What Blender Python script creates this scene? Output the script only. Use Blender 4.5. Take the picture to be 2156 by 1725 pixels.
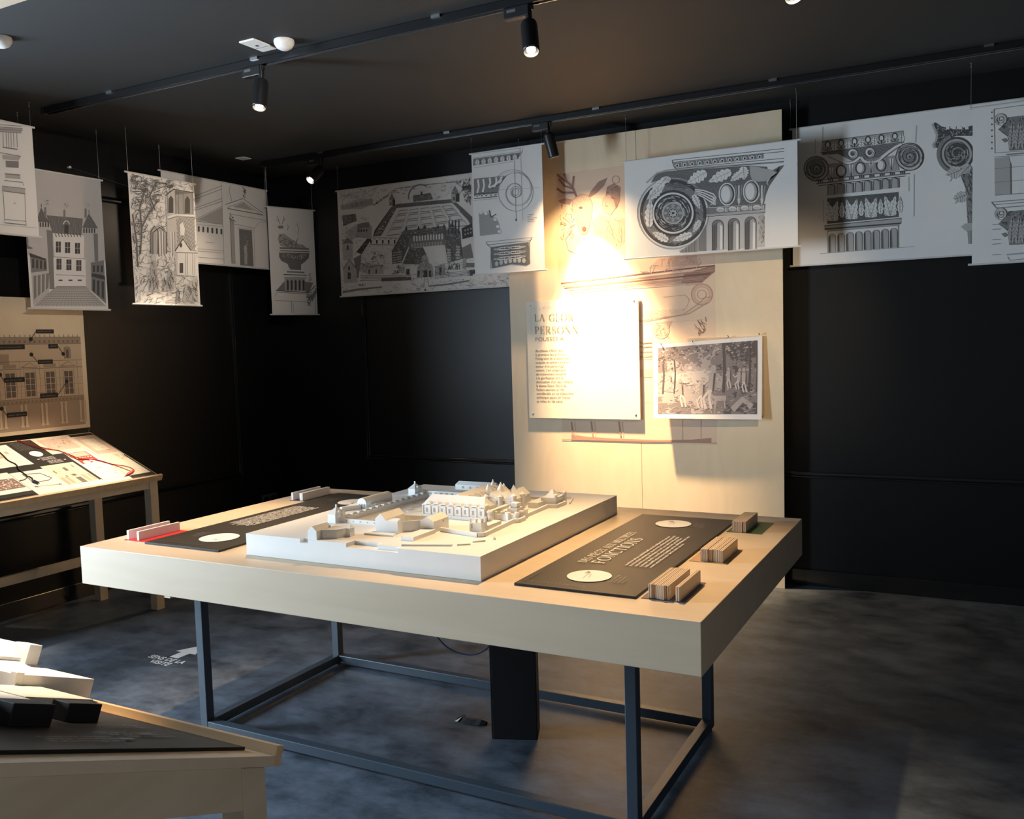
import bpy, bmesh, math, random
from mathutils import Vector, Matrix
from mathutils.geometry import tessellate_polygon

random.seed(11)
for o in list(bpy.data.objects):
    bpy.data.objects.remove(o)
scn = bpy.context.scene
COL = scn.collection
R = math.radians

# ------------------------------------------------------------------ camera
cam_d = bpy.data.cameras.new('camera')
cam = bpy.data.objects.new('camera', cam_d)
COL.objects.link(cam)
cam_d.sensor_fit = 'HORIZONTAL'
cam_d.sensor_width = 36.0
cam_d.lens = 36.0 * 1882.5 / 2156.0
cam_d.clip_start = 0.05
cam_right = Vector((0.88360755, 0.46731978, -0.02915362))
cam_up = Vector((-0.00889298, 0.07900211, 0.99683478))
cam_fwd = Vector((-0.4681438, 0.88055147, -0.07396273))
m = Matrix.Identity(4)
for i in range(3):
    m[i][0] = cam_right[i]; m[i][1] = cam_up[i]; m[i][2] = -cam_fwd[i]
m[0][3], m[1][3], m[2][3] = 3.0715, -2.2083, 1.5294
cam.matrix_world = m
scn.camera = cam

# ------------------------------------------------------------------ sky, daylight, exposure
world = bpy.data.worlds.new('world')
scn.world = world
world.use_nodes = True
wb = world.node_tree.nodes['Background']
wb.inputs['Color'].default_value = (0.45, 0.65, 1.0, 1)
wb.inputs['Strength'].default_value = 0.6

ROOM_X0, ROOM_X1 = -1.988, 4.7
ROOM_Y0, ROOM_Y1 = -3.7, 3.377
CEIL = 2.91
WIN_Y0, WIN_Y1, WIN_Z0, WIN_Z1 = -1.85, -0.62, 0.45, 2.45      # the tall window deep in the thick left wall
WALL_T = 0.45

def area_light(name, loc, direction, sx, sy, power, color):
    d = bpy.data.lights.new(name, 'AREA')
    d.shape = 'RECTANGLE'; d.size = sx; d.size_y = sy
    d.energy = power; d.color = color
    o = bpy.data.objects.new(name, d)
    COL.objects.link(o)
    o.location = loc
    o.rotation_euler = Vector(direction).to_track_quat('-Z', 'Y').to_euler()
    return o
area_light('daylight', (ROOM_X0 - WALL_T + 0.10, (WIN_Y0 + WIN_Y1) / 2, (WIN_Z0 + WIN_Z1) / 2), (1, 0, 0),
           WIN_Y1 - WIN_Y0 - 0.14, WIN_Z1 - WIN_Z0 - 0.14, 365.0, (0.69, 0.85, 1.0))
FILL_WIN = (-2.7, -1.5, 0.30, 2.35)                               # unseen window added in the right wall for fill light
area_light('fill_light_right', (ROOM_X1 + 0.02, (FILL_WIN[0] + FILL_WIN[1]) / 2, (FILL_WIN[2] + FILL_WIN[3]) / 2), (-1, 0, 0), 1.06, 1.9, 11.0, (1.0, 0.95, 0.88))  # weak fill light set in that added opening

vs = scn.view_settings
vs.view_transform = 'Standard'
vs.look = 'None'
vs.exposure = 0.0
vs.gamma = 1.0
vs.use_curve_mapping = False

# ------------------------------------------------------------------ materials
MAT = {}
def nodes_of(m):
    m.use_nodes = True
    return m.node_tree.nodes, m.node_tree.links, m.node_tree.nodes['Principled BSDF']
def plain(name, col, rough=0.5, metal=0.0, spec=0.5, bump=0.0, bscale=200.0, var=0.0, vscale=6.0):
    """one colour, with a little noise in the colour and an optional fine relief"""
    m = bpy.data.materials.new(name)
    n, l, b = nodes_of(m)
    b.inputs['Base Color'].default_value = (*col, 1)
    b.inputs['Roughness'].default_value = rough
    b.inputs['Metallic'].default_value = metal
    b.inputs['Specular IOR Level'].default_value = spec
    tc = n.new('ShaderNodeTexCoord')
    nz = n.new('ShaderNodeTexNoise'); nz.inputs['Scale'].default_value = vscale; nz.inputs['Detail'].default_value = 3
    l.new(tc.outputs['Object'], nz.inputs['Vector'])
    mx = n.new('ShaderNodeMix'); mx.data_type = 'RGBA'
    v = var if var else 0.06
    mx.inputs['A'].default_value = (*[c * (1 - v) for c in col], 1)
    mx.inputs['B'].default_value = (*[min(1, c * (1 + v)) for c in col], 1)
    l.new(nz.outputs['Fac'], mx.inputs['Factor'])
    l.new(mx.outputs['Result'], b.inputs['Base Color'])
    if bump:
        n2 = n.new('ShaderNodeTexNoise'); n2.inputs['Scale'].default_value = bscale
        l.new(tc.outputs['Object'], n2.inputs['Vector'])
        bp = n.new('ShaderNodeBump'); bp.inputs['Strength'].default_value = bump; bp.inputs['Distance'].default_value = 0.002
        l.new(n2.outputs['Fac'], bp.inputs['Height'])
        l.new(bp.outputs['Normal'], b.inputs['Normal'])
    MAT[name] = m
    return m
def wood(name, c1, c2, rough=0.5, stretch=(1.2, 14, 14), scale=3.0, rings=0.0):
    m = bpy.data.materials.new(name)
    n, l, b = nodes_of(m)
    b.inputs['Roughness'].default_value = rough
    tc = n.new('ShaderNodeTexCoord')
    mp = n.new('ShaderNodeMapping'); mp.inputs['Scale'].default_value = stretch
    l.new(tc.outputs['Object'], mp.inputs['Vector'])
    nz = n.new('ShaderNodeTexNoise'); nz.inputs['Scale'].default_value = scale; nz.inputs['Detail'].default_value = 6
    nz.inputs['Distortion'].default_value = 0.6 + rings
    l.new(mp.outputs['Vector'], nz.inputs['Vector'])
    cr = n.new('ShaderNodeValToRGB')
    cr.color_ramp.elements[0].position = 0.3; cr.color_ramp.elements[0].color = (*c1, 1)
    cr.color_ramp.elements[1].position = 0.72; cr.color_ramp.elements[1].color = (*c2, 1)
    l.new(nz.outputs['Fac'], cr.inputs['Fac'])
    l.new(cr.outputs['Color'], b.inputs['Base Color'])
    MAT[name] = m
    return m
def ply_edge(name, c1, c2, axis=0, period=0.0062):
    """stripes of the glued veneers seen on the edge of plywood"""
    m = bpy.data.materials.new(name)
    n, l, b = nodes_of(m)
    b.inputs['Roughness'].default_value = 0.6
    tc = n.new('ShaderNodeTexCoord')
    wv = n.new('ShaderNodeTexWave'); wv.wave_type = 'BANDS'; wv.bands_direction = 'XYZ'[axis]
    wv.inputs['Scale'].default_value = 0.314 / period; wv.inputs['Distortion'].default_value = 0.4
    l.new(tc.outputs['Object'], wv.inputs['Vector'])
    cr = n.new('ShaderNodeValToRGB')
    cr.color_ramp.elements[0].position = 0.35; cr.color_ramp.elements[0].color = (*c1, 1)
    cr.color_ramp.elements[1].position = 0.6; cr.color_ramp.elements[1].color = (*c2, 1)
    l.new(wv.outputs['Fac'], cr.inputs['Fac'])
    l.new(cr.outputs['Color'], b.inputs['Base Color'])
    MAT[name] = m
    return m
def emitter(name, col, strength):
    m = bpy.data.materials.new(name)
    n, l, b = nodes_of(m)
    b.inputs['Base Color'].default_value = (*col, 1)
    b.inputs['Emission Color'].default_value = (*col, 1)
    b.inputs['Emission Strength'].default_value = strength
    MAT[name] = m
    return m
def floor_mat():
    m = bpy.data.materials.new('floor_vinyl')
    n, l, b = nodes_of(m)
    tc = n.new('ShaderNodeTexCoord')
    mp = n.new('ShaderNodeMapping'); mp.inputs['Scale'].default_value = (1.0, 1.5, 1)
    l.new(tc.outputs['Object'], mp.inputs['Vector'])
    n1 = n.new('ShaderNodeTexNoise'); n1.inputs['Scale'].default_value = 3.4; n1.inputs['Detail'].default_value = 10; n1.inputs['Roughness'].default_value = 0.72
    l.new(mp.outputs['Vector'], n1.inputs['Vector'])
    br = n.new('ShaderNodeTexBrick')
    br.inputs['Scale'].default_value = 1.0; br.inputs['Brick Width'].default_value = 0.92; br.inputs['Row Height'].default_value = 0.46
    br.inputs['Mortar Size'].default_value = 0.0; br.inputs['Color1'].default_value = (0.0, 0.0, 0.0, 1); br.inputs['Color2'].default_value = (1, 1, 1, 1)
    l.new(tc.outputs['Object'], br.inputs['Vector'])
    a2 = n.new('ShaderNodeMath'); a2.operation = 'MULTIPLY_ADD'; a2.inputs[1].default_value = 0.07
    l.new(br.outputs['Color'], a2.inputs[0]); l.new(n1.outputs['Fac'], a2.inputs[2])
    cr = n.new('ShaderNodeValToRGB')
    cr.color_ramp.elements[0].position = 0.36; cr.color_ramp.elements[0].color = (0.026, 0.035, 0.050, 1)
    cr.color_ramp.elements[1].position = 0.72; cr.color_ramp.elements[1].color = (0.150, 0.185, 0.235, 1)
    l.new(a2.outputs[0], cr.inputs['Fac'])
    l.new(cr.outputs['Color'], b.inputs['Base Color'])
    rg = n.new('ShaderNodeMapRange'); rg.inputs['To Min'].default_value = 0.36; rg.inputs['To Max'].default_value = 0.55
    l.new(n1.outputs['Fac'], rg.inputs['Value']); l.new(rg.outputs['Result'], b.inputs['Roughness'])
    MAT['floor_vinyl'] = m
floor_mat()
plain('wall_paint', (0.0048, 0.0051, 0.0056), 0.40, spec=0.42, bump=0.06, bscale=90)
plain('trim_paint', (0.012, 0.012, 0.013), 0.14, spec=1.0)
plain('ceiling_paint', (0.0265, 0.0285, 0.0295), 0.75, bump=0.1, bscale=60)
plain('cream_paint', (0.50, 0.40, 0.30), 0.6)
wood('birch', (0.63, 0.50, 0.355), (0.675, 0.545, 0.395), 0.48, (1.0, 9, 9), 2.2)
wood('birch_panel', (0.74, 0.60, 0.41), (0.80, 0.66, 0.47), 0.5, (2.2, 2.2, 0.8), 1.6, 2.5)
wood('birch_frame', (0.56, 0.44, 0.30), (0.64, 0.52, 0.37), 0.5, (9, 2, 9), 2.0)
wood('pine_lip', (0.60, 0.39, 0.20), (0.70, 0.49, 0.28), 0.5, (1.0, 16, 16), 2.5)
ply_edge('ply_stripes', (0.30, 0.19, 0.11), (0.72, 0.58, 0.42), 0)
ply_edge('pale_stripes', (0.55, 0.5, 0.46), (0.86, 0.84, 0.82), 0)
plain('tablet_pale', (0.75, 0.70, 0.66), 0.55)
plain('white_model', (0.80, 0.79, 0.76), 0.6)
plain('model_window', (0.42, 0.41, 0.39), 0.7)
plain('black_board', (0.020, 0.018, 0.016), 0.5, spec=0.3)
plain('print_white', (0.86, 0.85, 0.82), 0.5)
plain('print_grey', (0.16, 0.155, 0.15), 0.5)
plain('print_faint', (0.055, 0.052, 0.05), 0.45)
plain('steel_dark', (0.040, 0.056, 0.075), 0.36, spec=0.6)
plain('black_plastic', (0.012, 0.012, 0.013), 0.4)
plain('black_matt', (0.006, 0.006, 0.008), 0.6)
plain('track_black', (0.009, 0.009, 0.010), 0.35)
plain('bright_metal', (0.75, 0.75, 0.76), 0.25, metal=1.0)
plain('wire_metal', (0.35, 0.35, 0.36), 0.35, metal=1.0)
plain('white_plastic', (0.80, 0.80, 0.78), 0.45)
plain('grey_plastic', (0.10, 0.10, 0.10), 0.5)
plain('red_inlay', (0.62, 0.015, 0.03), 0.5)
plain('green_inlay', (0.05, 0.10, 0.035), 0.55)
plain('violet_inlay', (0.10, 0.085, 0.12), 0.55)
plain('brown_inlay', (0.42, 0.26, 0.13), 0.55)
plain('black_inlay', (0.03, 0.03, 0.03), 0.55)
plain('blue_cable', (0.02, 0.03, 0.08), 0.45)
plain('red_cord', (0.55, 0.03, 0.02), 0.45)
plain('dark_cord', (0.04, 0.035, 0.03), 0.5)
plain('floor_sticker', (0.90, 0.93, 0.95), 0.45)
plain('torn_paper', (0.6, 0.52, 0.38), 0.7)
plain('cloth', (0.83, 0.805, 0.77), 0.85, bump=0.25, bscale=500, var=0.03)
plain('rod_white', (0.70, 0.68, 0.66), 0.45)
plain('ink_dark', (0.085, 0.080, 0.078), 0.85)
plain('ink_mid', (0.25, 0.24, 0.23), 0.85)
plain('ink_light', (0.47, 0.45, 0.43), 0.85)
plain('ink_pale', (0.58, 0.555, 0.53), 0.85)
plain('paper_fill', (0.83, 0.805, 0.77), 0.85)
plain('chalk_ground', (0.72, 0.55, 0.41), 0.6)
plain('chalk_light', (0.60, 0.42, 0.32), 0.6)
plain('chalk_mid', (0.40, 0.24, 0.18), 0.6)
plain('chalk_dark', (0.17, 0.085, 0.065), 0.6)
plain('board_white', (0.80, 0.72, 0.58), 0.5)
plain('gold_ink', (0.30, 0.22, 0.10), 0.5)
plain('body_ink', (0.16, 0.13, 0.085), 0.5)
plain('photo_paper', (0.80, 0.78, 0.78), 0.45)
plain('relief_dark', (0.10, 0.085, 0.085), 0.55)
plain('relief_mid', (0.23, 0.195, 0.195), 0.55)
plain('relief_light', (0.42, 0.37, 0.36), 0.55)
plain('relief_pale', (0.58, 0.52, 0.50), 0.55)
plain('fac_ground', (0.58, 0.45, 0.31), 0.6)
plain('fac_shade', (0.36, 0.27, 0.19), 0.6)
plain('fac_line', (0.22, 0.165, 0.12), 0.6)
plain('fac_dark', (0.13, 0.10, 0.08), 0.6)
plain('sheet_cream', (0.74, 0.66, 0.52), 0.5)
plain('sheet_white', (0.80, 0.77, 0.70), 0.5)
plain('sheet_pink', (0.66, 0.45, 0.36), 0.5)
plain('sheet_tan', (0.50, 0.42, 0.30), 0.5)
plain('sheet_red', (0.36, 0.05, 0.03), 0.5)
plain('sheet_photo', (0.22, 0.15, 0.13), 0.5)
plain('sheet_line', (0.14, 0.12, 0.09), 0.5)
emitter('lens_glow', (1.0, 0.88, 0.70), 60.0)
gl = bpy.data.materials.new('window_glass'); MAT['window_glass'] = gl
_n, _l, _b = nodes_of(gl)
_b.inputs['Transmission Weight'].default_value = 1.0; _b.inputs['Roughness'].default_value = 0.0; _b.inputs['Base Color'].default_value = (0.95, 0.98, 1, 1)

# ------------------------------------------------------------------ mesh building
class MB:
    """collects faces in world space, build() makes one mesh object of them"""
    def __init__(s):
        s.v = []; s.f = []; s.mi = []
    def add(s, verts, faces, mi=0):
        k = len(s.v)
        s.v += [tuple(p) for p in verts]
        s.f += [tuple(i + k for i in f) for f in faces]
        s.mi += [mi] * len(faces)
        return s
    def box(s, x0, x1, y0, y1, z0, z1, mi=0, M=None):
        p = [Vector((x, y, z)) for z in (z0, z1) for y in (y0, y1) for x in (x0, x1)]
        if M is not None: p = [M @ q for q in p]
        return s.add(p, [(0, 2, 3, 1), (4, 5, 7, 6), (0, 1, 5, 4), (1, 3, 7, 5), (3, 2, 6, 7), (2, 0, 4, 6)], mi)
    def prism(s, poly, z0, z1, mi=0, M=None):
        """polygon in xy (counter-clockwise) drawn up from z0 to z1"""
        n = len(poly)
        p = [Vector((x, y, z0)) for x, y in poly] + [Vector((x, y, z1)) for x, y in poly]
        if M is not None: p = [M @ q for q in p]
        f = [tuple(range(n - 1, -1, -1)), tuple(range(n, 2 * n))]
        f += [(i, (i + 1) % n, (i + 1) % n + n, i + n) for i in range(n)]
        return s.add(p, f, mi)
    def cyl(s, p0, p1, r0, r1=None, n=12, mi=0, caps=True):
        r1 = r0 if r1 is None else r1
        p0, p1 = Vector(p0), Vector(p1)
        d = (p1 - p0).normalized()
        a = d.orthogonal().normalized(); b = d.cross(a)
        vs_ = []
        for p, r in ((p0, r0), (p1, r1)):
            for i in range(n):
                t = 2 * math.pi * i / n
                vs_.append(p + a * (r * math.cos(t)) + b * (r * math.sin(t)))
        f = [(i, (i + 1) % n, (i + 1) % n + n, i + n) for i in range(n)]
        if caps: f += [tuple(range(n - 1, -1, -1)), tuple(range(n, 2 * n))]
        return s.add(vs_, f, mi)
    def tube(s, pts, r, n=6, mi=0):
        pts = [Vector(p) for p in pts]
        vs_ = []; k = len(pts)
        for i, p in enumerate(pts):
            d = (pts[min(i + 1, k - 1)] - pts[max(i - 1, 0)]).normalized()
            a = d.cross(Vector((0.31, 0.17, 0.93))).normalized(); b = d.cross(a)
            for j in range(n):
                t = 2 * math.pi * j / n
                vs_.append(p + a * (r * math.cos(t)) + b * (r * math.sin(t)))
        f = [(i * n + j, i * n + (j + 1) % n, (i + 1) * n + (j + 1) % n, (i + 1) * n + j) for i in range(k - 1) for j in range(n)]
        f += [tuple(range(n - 1, -1, -1)), tuple(range((k - 1) * n, k * n))]
        return s.add(vs_, f, mi)
    def lathe(s, c, axis, prof, n=20, mi=0, caps=True):
        """prof: (radius, height along axis)"""
        c = Vector(c); d = Vector(axis).normalized(); a = d.orthogonal().normalized(); b = d.cross(a)
        vs_ = []
        for r, h in prof:
            for j in range(n):
                t = 2 * math.pi * j / n
                vs_.append(c + d * h + a * (r * math.cos(t)) + b * (r * math.sin(t)))
        k = len(prof)
        f = [(i * n + j, i * n + (j + 1) % n, (i + 1) * n + (j + 1) % n, (i + 1) * n + j) for i in range(k - 1) for j in range(n)]
        if caps: f += [tuple(range(n - 1, -1, -1)), tuple(range((k - 1) * n, k * n))]
        return s.add(vs_, f, mi)
    def gable(s, x0, x1, y0, y1, z0, zw, zr, along='x', mi=0, hip=0.0):
        """small house with a ridge roof; hip pulls the ridge ends inwards"""
        if along == 'x':
            ym = (y0 + y1) / 2
            v = [(x0, y0, z0), (x1, y0, z0), (x1, y1, z0), (x0, y1, z0), (x0, y0, zw), (x1, y0, zw), (x1, y1, zw), (x0, y1, zw), (x0 + hip, ym, zr), (x1 - hip, ym, zr)]
            f = [(3, 2, 1, 0), (0, 1, 5, 4), (1, 2, 6, 5), (2, 3, 7, 6), (3, 0, 4, 7), (4, 5, 9, 8), (6, 7, 8, 9), (5, 6, 9), (7, 4, 8)]
        else:
            xm = (x0 + x1) / 2
            v = [(x0, y0, z0), (x1, y0, z0), (x1, y1, z0), (x0, y1, z0), (x0, y0, zw), (x1, y0, zw), (x1, y1, zw), (x0, y1, zw), (xm, y0 + hip, zr), (xm, y1 - hip, zr)]
            f = [(3, 2, 1, 0), (0, 1, 5, 4), (1, 2, 6, 5), (2, 3, 7, 6), (3, 0, 4, 7), (5, 6, 9, 8), (7, 4, 8, 9), (4, 5, 8), (6, 7, 9)]
        return s.add(v, f, mi)
    def pyramid(s, x0, x1, y0, y1, z0, z1, mi=0):
        xm, ym = (x0 + x1) / 2, (y0 + y1) / 2
        return s.add([(x0, y0, z0), (x1, y0, z0), (x1, y1, z0), (x0, y1, z0), (xm, ym, z1)], [(3, 2, 1, 0), (0, 1, 4), (1, 2, 4), (2, 3, 4), (3, 0, 4)], mi)
    def build(s, name, mats, parent=None, smooth=False, bevel=0.0, label=None):
        me = bpy.data.meshes.new(name)
        off = Vector((0, 0, 0))
        root = parent
        while root is not None:
            off += Vector(root.location); root = root.parent
        me.from_pydata([tuple(Vector(p) - off) for p in s.v], [], s.f)
        if isinstance(mats, str): mats = [mats]
        for k in mats: me.materials.append(MAT[k])
        me.polygons.foreach_set('material_index', s.mi)
        if smooth: me.polygons.foreach_set('use_smooth', [True] * len(me.polygons))
        me.update()
        o = bpy.data.objects.new(name, me)
        COL.objects.link(o)
        if parent is not None: o.parent = parent
        if smooth:
            md = o.modifiers.new('edges', 'EDGE_SPLIT'); md.split_angle = R(38)
        if bevel:
            md = o.modifiers.new('bevel', 'BEVEL'); md.width = bevel; md.segments = 2; md.limit_method = 'ANGLE'
        if label: o['label'] = label
        return o

def thing(name, label, cat, loc=(0, 0, 0), group=None, rz=0.0):
    o = bpy.data.objects.new(name, None)
    o.empty_display_size = 0.1
    COL.objects.link(o)
    o.location = loc; o.rotation_euler = (0, 0, rz)
    o['label'] = label; o['category'] = cat
    if group: o['group'] = group
    return o
def tag(o, label, cat, group=None):
    o['label'] = label; o['category'] = cat
    if group: o['group'] = group
    return o
def struct(o, label=None):
    o['kind'] = 'structure'
    if label: o['label'] = label
    return o

# ------------------------------------------------------------------ flat print: strokes and filled shapes laid on a sheet
def sheet(h):
    """sheet coordinates measured on a drawing -> metres on that sheet"""
    def f(p):
        x, y = p
        w = h[6] * x + h[7] * y + 1
        return ((h[0] * x + h[1] * y + h[2]) / w, (h[3] * x + h[4] * y + h[5]) / w)
    return f
class Ink:
    def __init__(s, f=None, W=None, H=None):
        s.f = f or (lambda p: p); s.items = []; s.W = W; s.H = H
    def m(s, pts): return [s.f(p) for p in pts]
    def raw_fill(s, pts, tone, layer=1):
        s.items.append((pts, tone, layer))
    def fill(s, pts, tone, layer=1):
        s.raw_fill(s.m(pts), tone, layer)
    def raw_line(s, pts, w, tone, layer=3, close=False):
        pts = [Vector((p[0], p[1])) for p in pts]
        if close: pts = pts + [pts[0]]
        q = [pts[0]]
        for p in pts[1:]:
            if (p - q[-1]).length > 1e-5: q.append(p)
        if len(q) < 2: return
        L, Rr = [], []
        k = len(q)
        for i in range(k):
            d = (q[min(i + 1, k - 1)] - q[max(i - 1, 0)])
            if d.length < 1e-9: d = Vector((1, 0))
            d.normalize(); nn = Vector((-d.y, d.x)) * (w / 2)
            L.append(q[i] + nn); Rr.append(q[i] - nn)
        for i in range(k - 1):
            s.items.append(([tuple(Rr[i]), tuple(Rr[i + 1]), tuple(L[i + 1]), tuple(L[i])], tone, layer))
    def line(s, pts, w, tone='D', layer=3, close=False):
        s.raw_line(s.m(pts), w, tone, layer, close)
    def arc(s, c, rx, ry, a0, a1, w, tone='D', layer=3, n=24):
        s.line([(c[0] + rx * math.cos(R(a0 + (a1 - a0) * i / n)), c[1] + ry * math.sin(R(a0 + (a1 - a0) * i / n))) for i in range(n + 1)], w, tone, layer)
    def ell(s, c, rx, ry, tone, layer=1, n=24):
        s.fill([(c[0] + rx * math.cos(2 * math.pi * i / n), c[1] + ry * math.sin(2 * math.pi * i / n)) for i in range(n)], tone, layer)
    def ring(s, c, r0, r1, tone, layer=1, n=40, a0=0, a1=360, sq=1.0):
        for i in range(n):
            t0 = R(a0 + (a1 - a0) * i / n); t1 = R(a0 + (a1 - a0) * (i + 1) / n)
            s.fill([(c[0] + r0 * math.cos(t0), c[1] + r0 * sq * math.sin(t0)), (c[0] + r1 * math.cos(t0), c[1] + r1 * sq * math.sin(t0)),
                    (c[0] + r1 * math.cos(t1), c[1] + r1 * sq * math.sin(t1)), (c[0] + r0 * math.cos(t1), c[1] + r0 * sq * math.sin(t1))], tone, layer)
    def rect(s, x0, y0, x1, y1, tone, layer=1):
        s.fill([(x0, y0), (x1, y0), (x1, y1), (x0, y1)], tone, layer)
    def spiral(s, c, r0, r1, turns, w, tone='D', a0=0, layer=3, n=90):
        s.line([(c[0] + (r0 + (r1 - r0) * i / n) * math.cos(R(a0) + turns * 2 * math.pi * i / n), c[1] + (r0 + (r1 - r0) * i / n) * math.sin(R(a0) + turns * 2 * math.pi * i / n)) for i in range(n + 1)], w, tone, layer)
    def hatch(s, poly, ang, sp, w, tone='D', layer=2, jit=0.0):
        """parallel strokes clipped to a polygon (sheet coordinates)"""
        ca, sa = math.cos(R(ang)), math.sin(R(ang))
        rot = [(x * ca + y * sa, -x * sa + y * ca) for x, y in poly]
        ys = [p[1] for p in rot]
        y = min(ys) + sp * 0.5
        while y < max(ys):
            xs = []
            for i in range(len(rot)):
                (xa, ya), (xb, yb) = rot[i], rot[(i + 1) % len(rot)]
                if (ya <= y) != (yb <= y): xs.append(xa + (y - ya) * (xb - xa) / (yb - ya))
            xs.sort()
            for i in range(0, len(xs) - 1, 2):
                a, b = xs[i] + random.uniform(0, jit), xs[i + 1] - random.uniform(0, jit)
                if b - a > 1: s.line([(a * ca - y * sa, a * sa + y * ca), (b * ca - y * sa, b * sa + y * ca)], w, tone, layer)
            y += sp * random.uniform(0.8, 1.2)
    def inside(s, p, poly):
        c = False; j = len(poly) - 1
        for i in range(len(poly)):
            if (poly[i][1] > p[1]) != (poly[j][1] > p[1]) and p[0] < (poly[j][0] - poly[i][0]) * (p[1] - poly[i][1]) / (poly[j][1] - poly[i][1]) + poly[i][0]: c = not c
            j = i
        return c
    def scrib(s, poly, n, ln, w, tones='DM', layer=3, ang=None, curl=1.2):
        """short curved burin marks scattered inside a polygon"""
        xs = [p[0] for p in poly]; ys = [p[1] for p in poly]; k = 0; tries = 0
        while k < n and tries < n * 12:
            tries += 1
            p = (random.uniform(min(xs), max(xs)), random.uniform(min(ys), max(ys)))
            if not s.inside(p, poly): continue
            a = random.uniform(0, 6.28) if ang is None else R(ang + random.uniform(-18, 18))
            l_ = ln * random.uniform(0.5, 1.3); c = random.uniform(-curl, curl)
            pts = [p]
            for i in range(4):
                a += c / 4
                q = (pts[-1][0] + l_ / 4 * math.cos(a), pts[-1][1] + l_ / 4 * math.sin(a))
                if not s.inside(q, poly): break
                pts.append(q)
            if len(pts) > 1: s.line(pts, w * random.uniform(0.6, 1.2), random.choice(tones), layer)
            k += 1
    def leaf(s, p0, p1, wd, tone='P', rib='D', layer=3, lobes=4, side=0):
        """lobed acanthus leaf"""
        a = Vector(p0); b = Vector(p1); d = b - a; n = Vector((-d.y, d.x)).normalized()
        up, dn = [], []
        k = lobes * 4
        for i in range(k + 1):
            t = i / k
            env = math.sin(math.pi * (0.12 + 0.88 * t) ** 0.9) * wd
            r = env * (0.68 + 0.32 * abs(math.sin(math.pi * lobes * t)))
            up.append(a + d * t + n * (r if side >= 0 else r * 0.25)); dn.append(a + d * t - n * (r if side <= 0 else r * 0.25))
        s.fill([tuple(p) for p in up] + [tuple(p) for p in reversed(dn)], tone, layer)
        s.line([tuple(a), tuple(b)], 0.002, rib, layer + 1)
        for i in range(1, lobes + 1):
            t = (i - 0.4) / lobes
            q = a + d * (t * 0.8)
            e = math.sin(math.pi * t) * wd * 0.75
            s.line([tuple(q), tuple(q + d * 0.1 + n * e)], 0.0014, rib, layer + 1)
            s.line([tuple(q), tuple(q + d * 0.1 - n * e)], 0.0014, rib, layer + 1)
    def greek(s, x, y, w, h, tone, ux=(1, 0), uy=(0, 1), layer=3, dens=1.0):
        """a line of print too small to read: little upright marks grouped in words (metres)"""
        t = 0.0
        while t < w:
            wl = random.uniform(2.0, 6.5) * h
            e = min(t + wl, w); q = t
            while q < e - h * 0.2:
                hh = h * random.choice((0.62, 0.66, 0.7, 1.0))
                b = h * random.uniform(0.16, 0.26)
                c = [(q, 0), (q + b, 0), (q + b, hh), (q, hh)]
                s.items.append(([(x + ux[0] * a + uy[0] * d, y + ux[1] * a + uy[1] * d) for a, d in c], tone, layer))
                if random.random() < 0.6:
                    k = random.choice((0.0, 0.5)) * h
                    c = [(q, k), (q + h * 0.42, k), (q + h * 0.42, k + h * 0.16), (q, k + h * 0.16)]
                    s.items.append(([(x + ux[0] * a + uy[0] * d, y + ux[1] * a + uy[1] * d) for a, d in c], tone, layer))
                q += h * random.uniform(0.42, 0.55) / dens
            t = e + h * 0.45
    def build(s, name, tones, M, parent=None, base=0.0009, step=0.0006, label=None, clip=None):
        """M maps (u, v, height) on the sheet to world"""
        names = list(dict.fromkeys(tones.values()))
        mb = MB()
        nn = max(1, len(s.items))
        for k, (pts, tone, layer) in enumerate(s.items):
            if clip:
                W, H = clip
                pts = [(min(max(p[0], 0.002), W - 0.002), min(max(p[1], 0.002), H - 0.002)) for p in pts]
                ar = sum(pts[i][0] * pts[(i + 1) % len(pts)][1] - pts[(i + 1) % len(pts)][0] * pts[i][1] for i in range(len(pts)))
                if abs(ar) < 1e-9: continue
            ar = sum(pts[i][0] * pts[(i + 1) % len(pts)][1] - pts[(i + 1) % len(pts)][0] * pts[i][1] for i in range(len(pts)))
            if ar < 0: pts = list(reversed(pts))
            z = base + step * (layer + 0.9 * k / nn)      # later strokes lie on top of earlier ones
            mb.add([M @ Vector((p[0], p[1], z)) for p in pts], [tuple(range(len(pts)))], names.index(tones[tone]))
        return mb.build(name, names, parent, label=label)
INK = {'D': 'ink_dark', 'M': 'ink_mid', 'L': 'ink_light', 'G': 'ink_pale', 'P': 'paper_fill'}

def frame_m(o, ux, uy):
    """sheet frame: origin o, u axis, v axis; third axis points off the sheet"""
    ux = Vector(ux).normalized(); uy = Vector(uy).normalized(); uz = ux.cross(uy)
    m = Matrix.Identity(4)
    for i in range(3):
        m[i][0], m[i][1], m[i][2], m[i][3] = ux[i], uy[i], uz[i], o[i]
    return m

# ------------------------------------------------------------------ serif capitals for the printed titles
def _bow(cx, cy, rx, ry, a0, a1, thin, thick, n=18):
    """curved stroke, thick where it runs upright"""
    out = []
    for i in range(n):
        t0 = R(a0 + (a1 - a0) * i / n); t1 = R(a0 + (a1 - a0) * (i + 1) / n)
        q = []
        for t, sgn in ((t0, 1), (t1, 1), (t1, -1), (t0, -1)):
            w = (thin + (thick - thin) * abs(math.cos(t)) ** 1.5) / 2
            q.append((cx + (rx + sgn * w) * math.cos(t), cy + (ry + sgn * w) * math.sin(t)))
        out.append(q)
    return out
def _bar(x0, y0, x1, y1, w):
    d = Vector((x1 - x0, y1 - y0)).normalized(); n = Vector((-d.y, d.x)) * w / 2
    return [(x0 - n.x, y0 - n.y), (x1 - n.x, y1 - n.y), (x1 + n.x, y1 + n.y), (x0 + n.x, y0 + n.y)]
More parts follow.
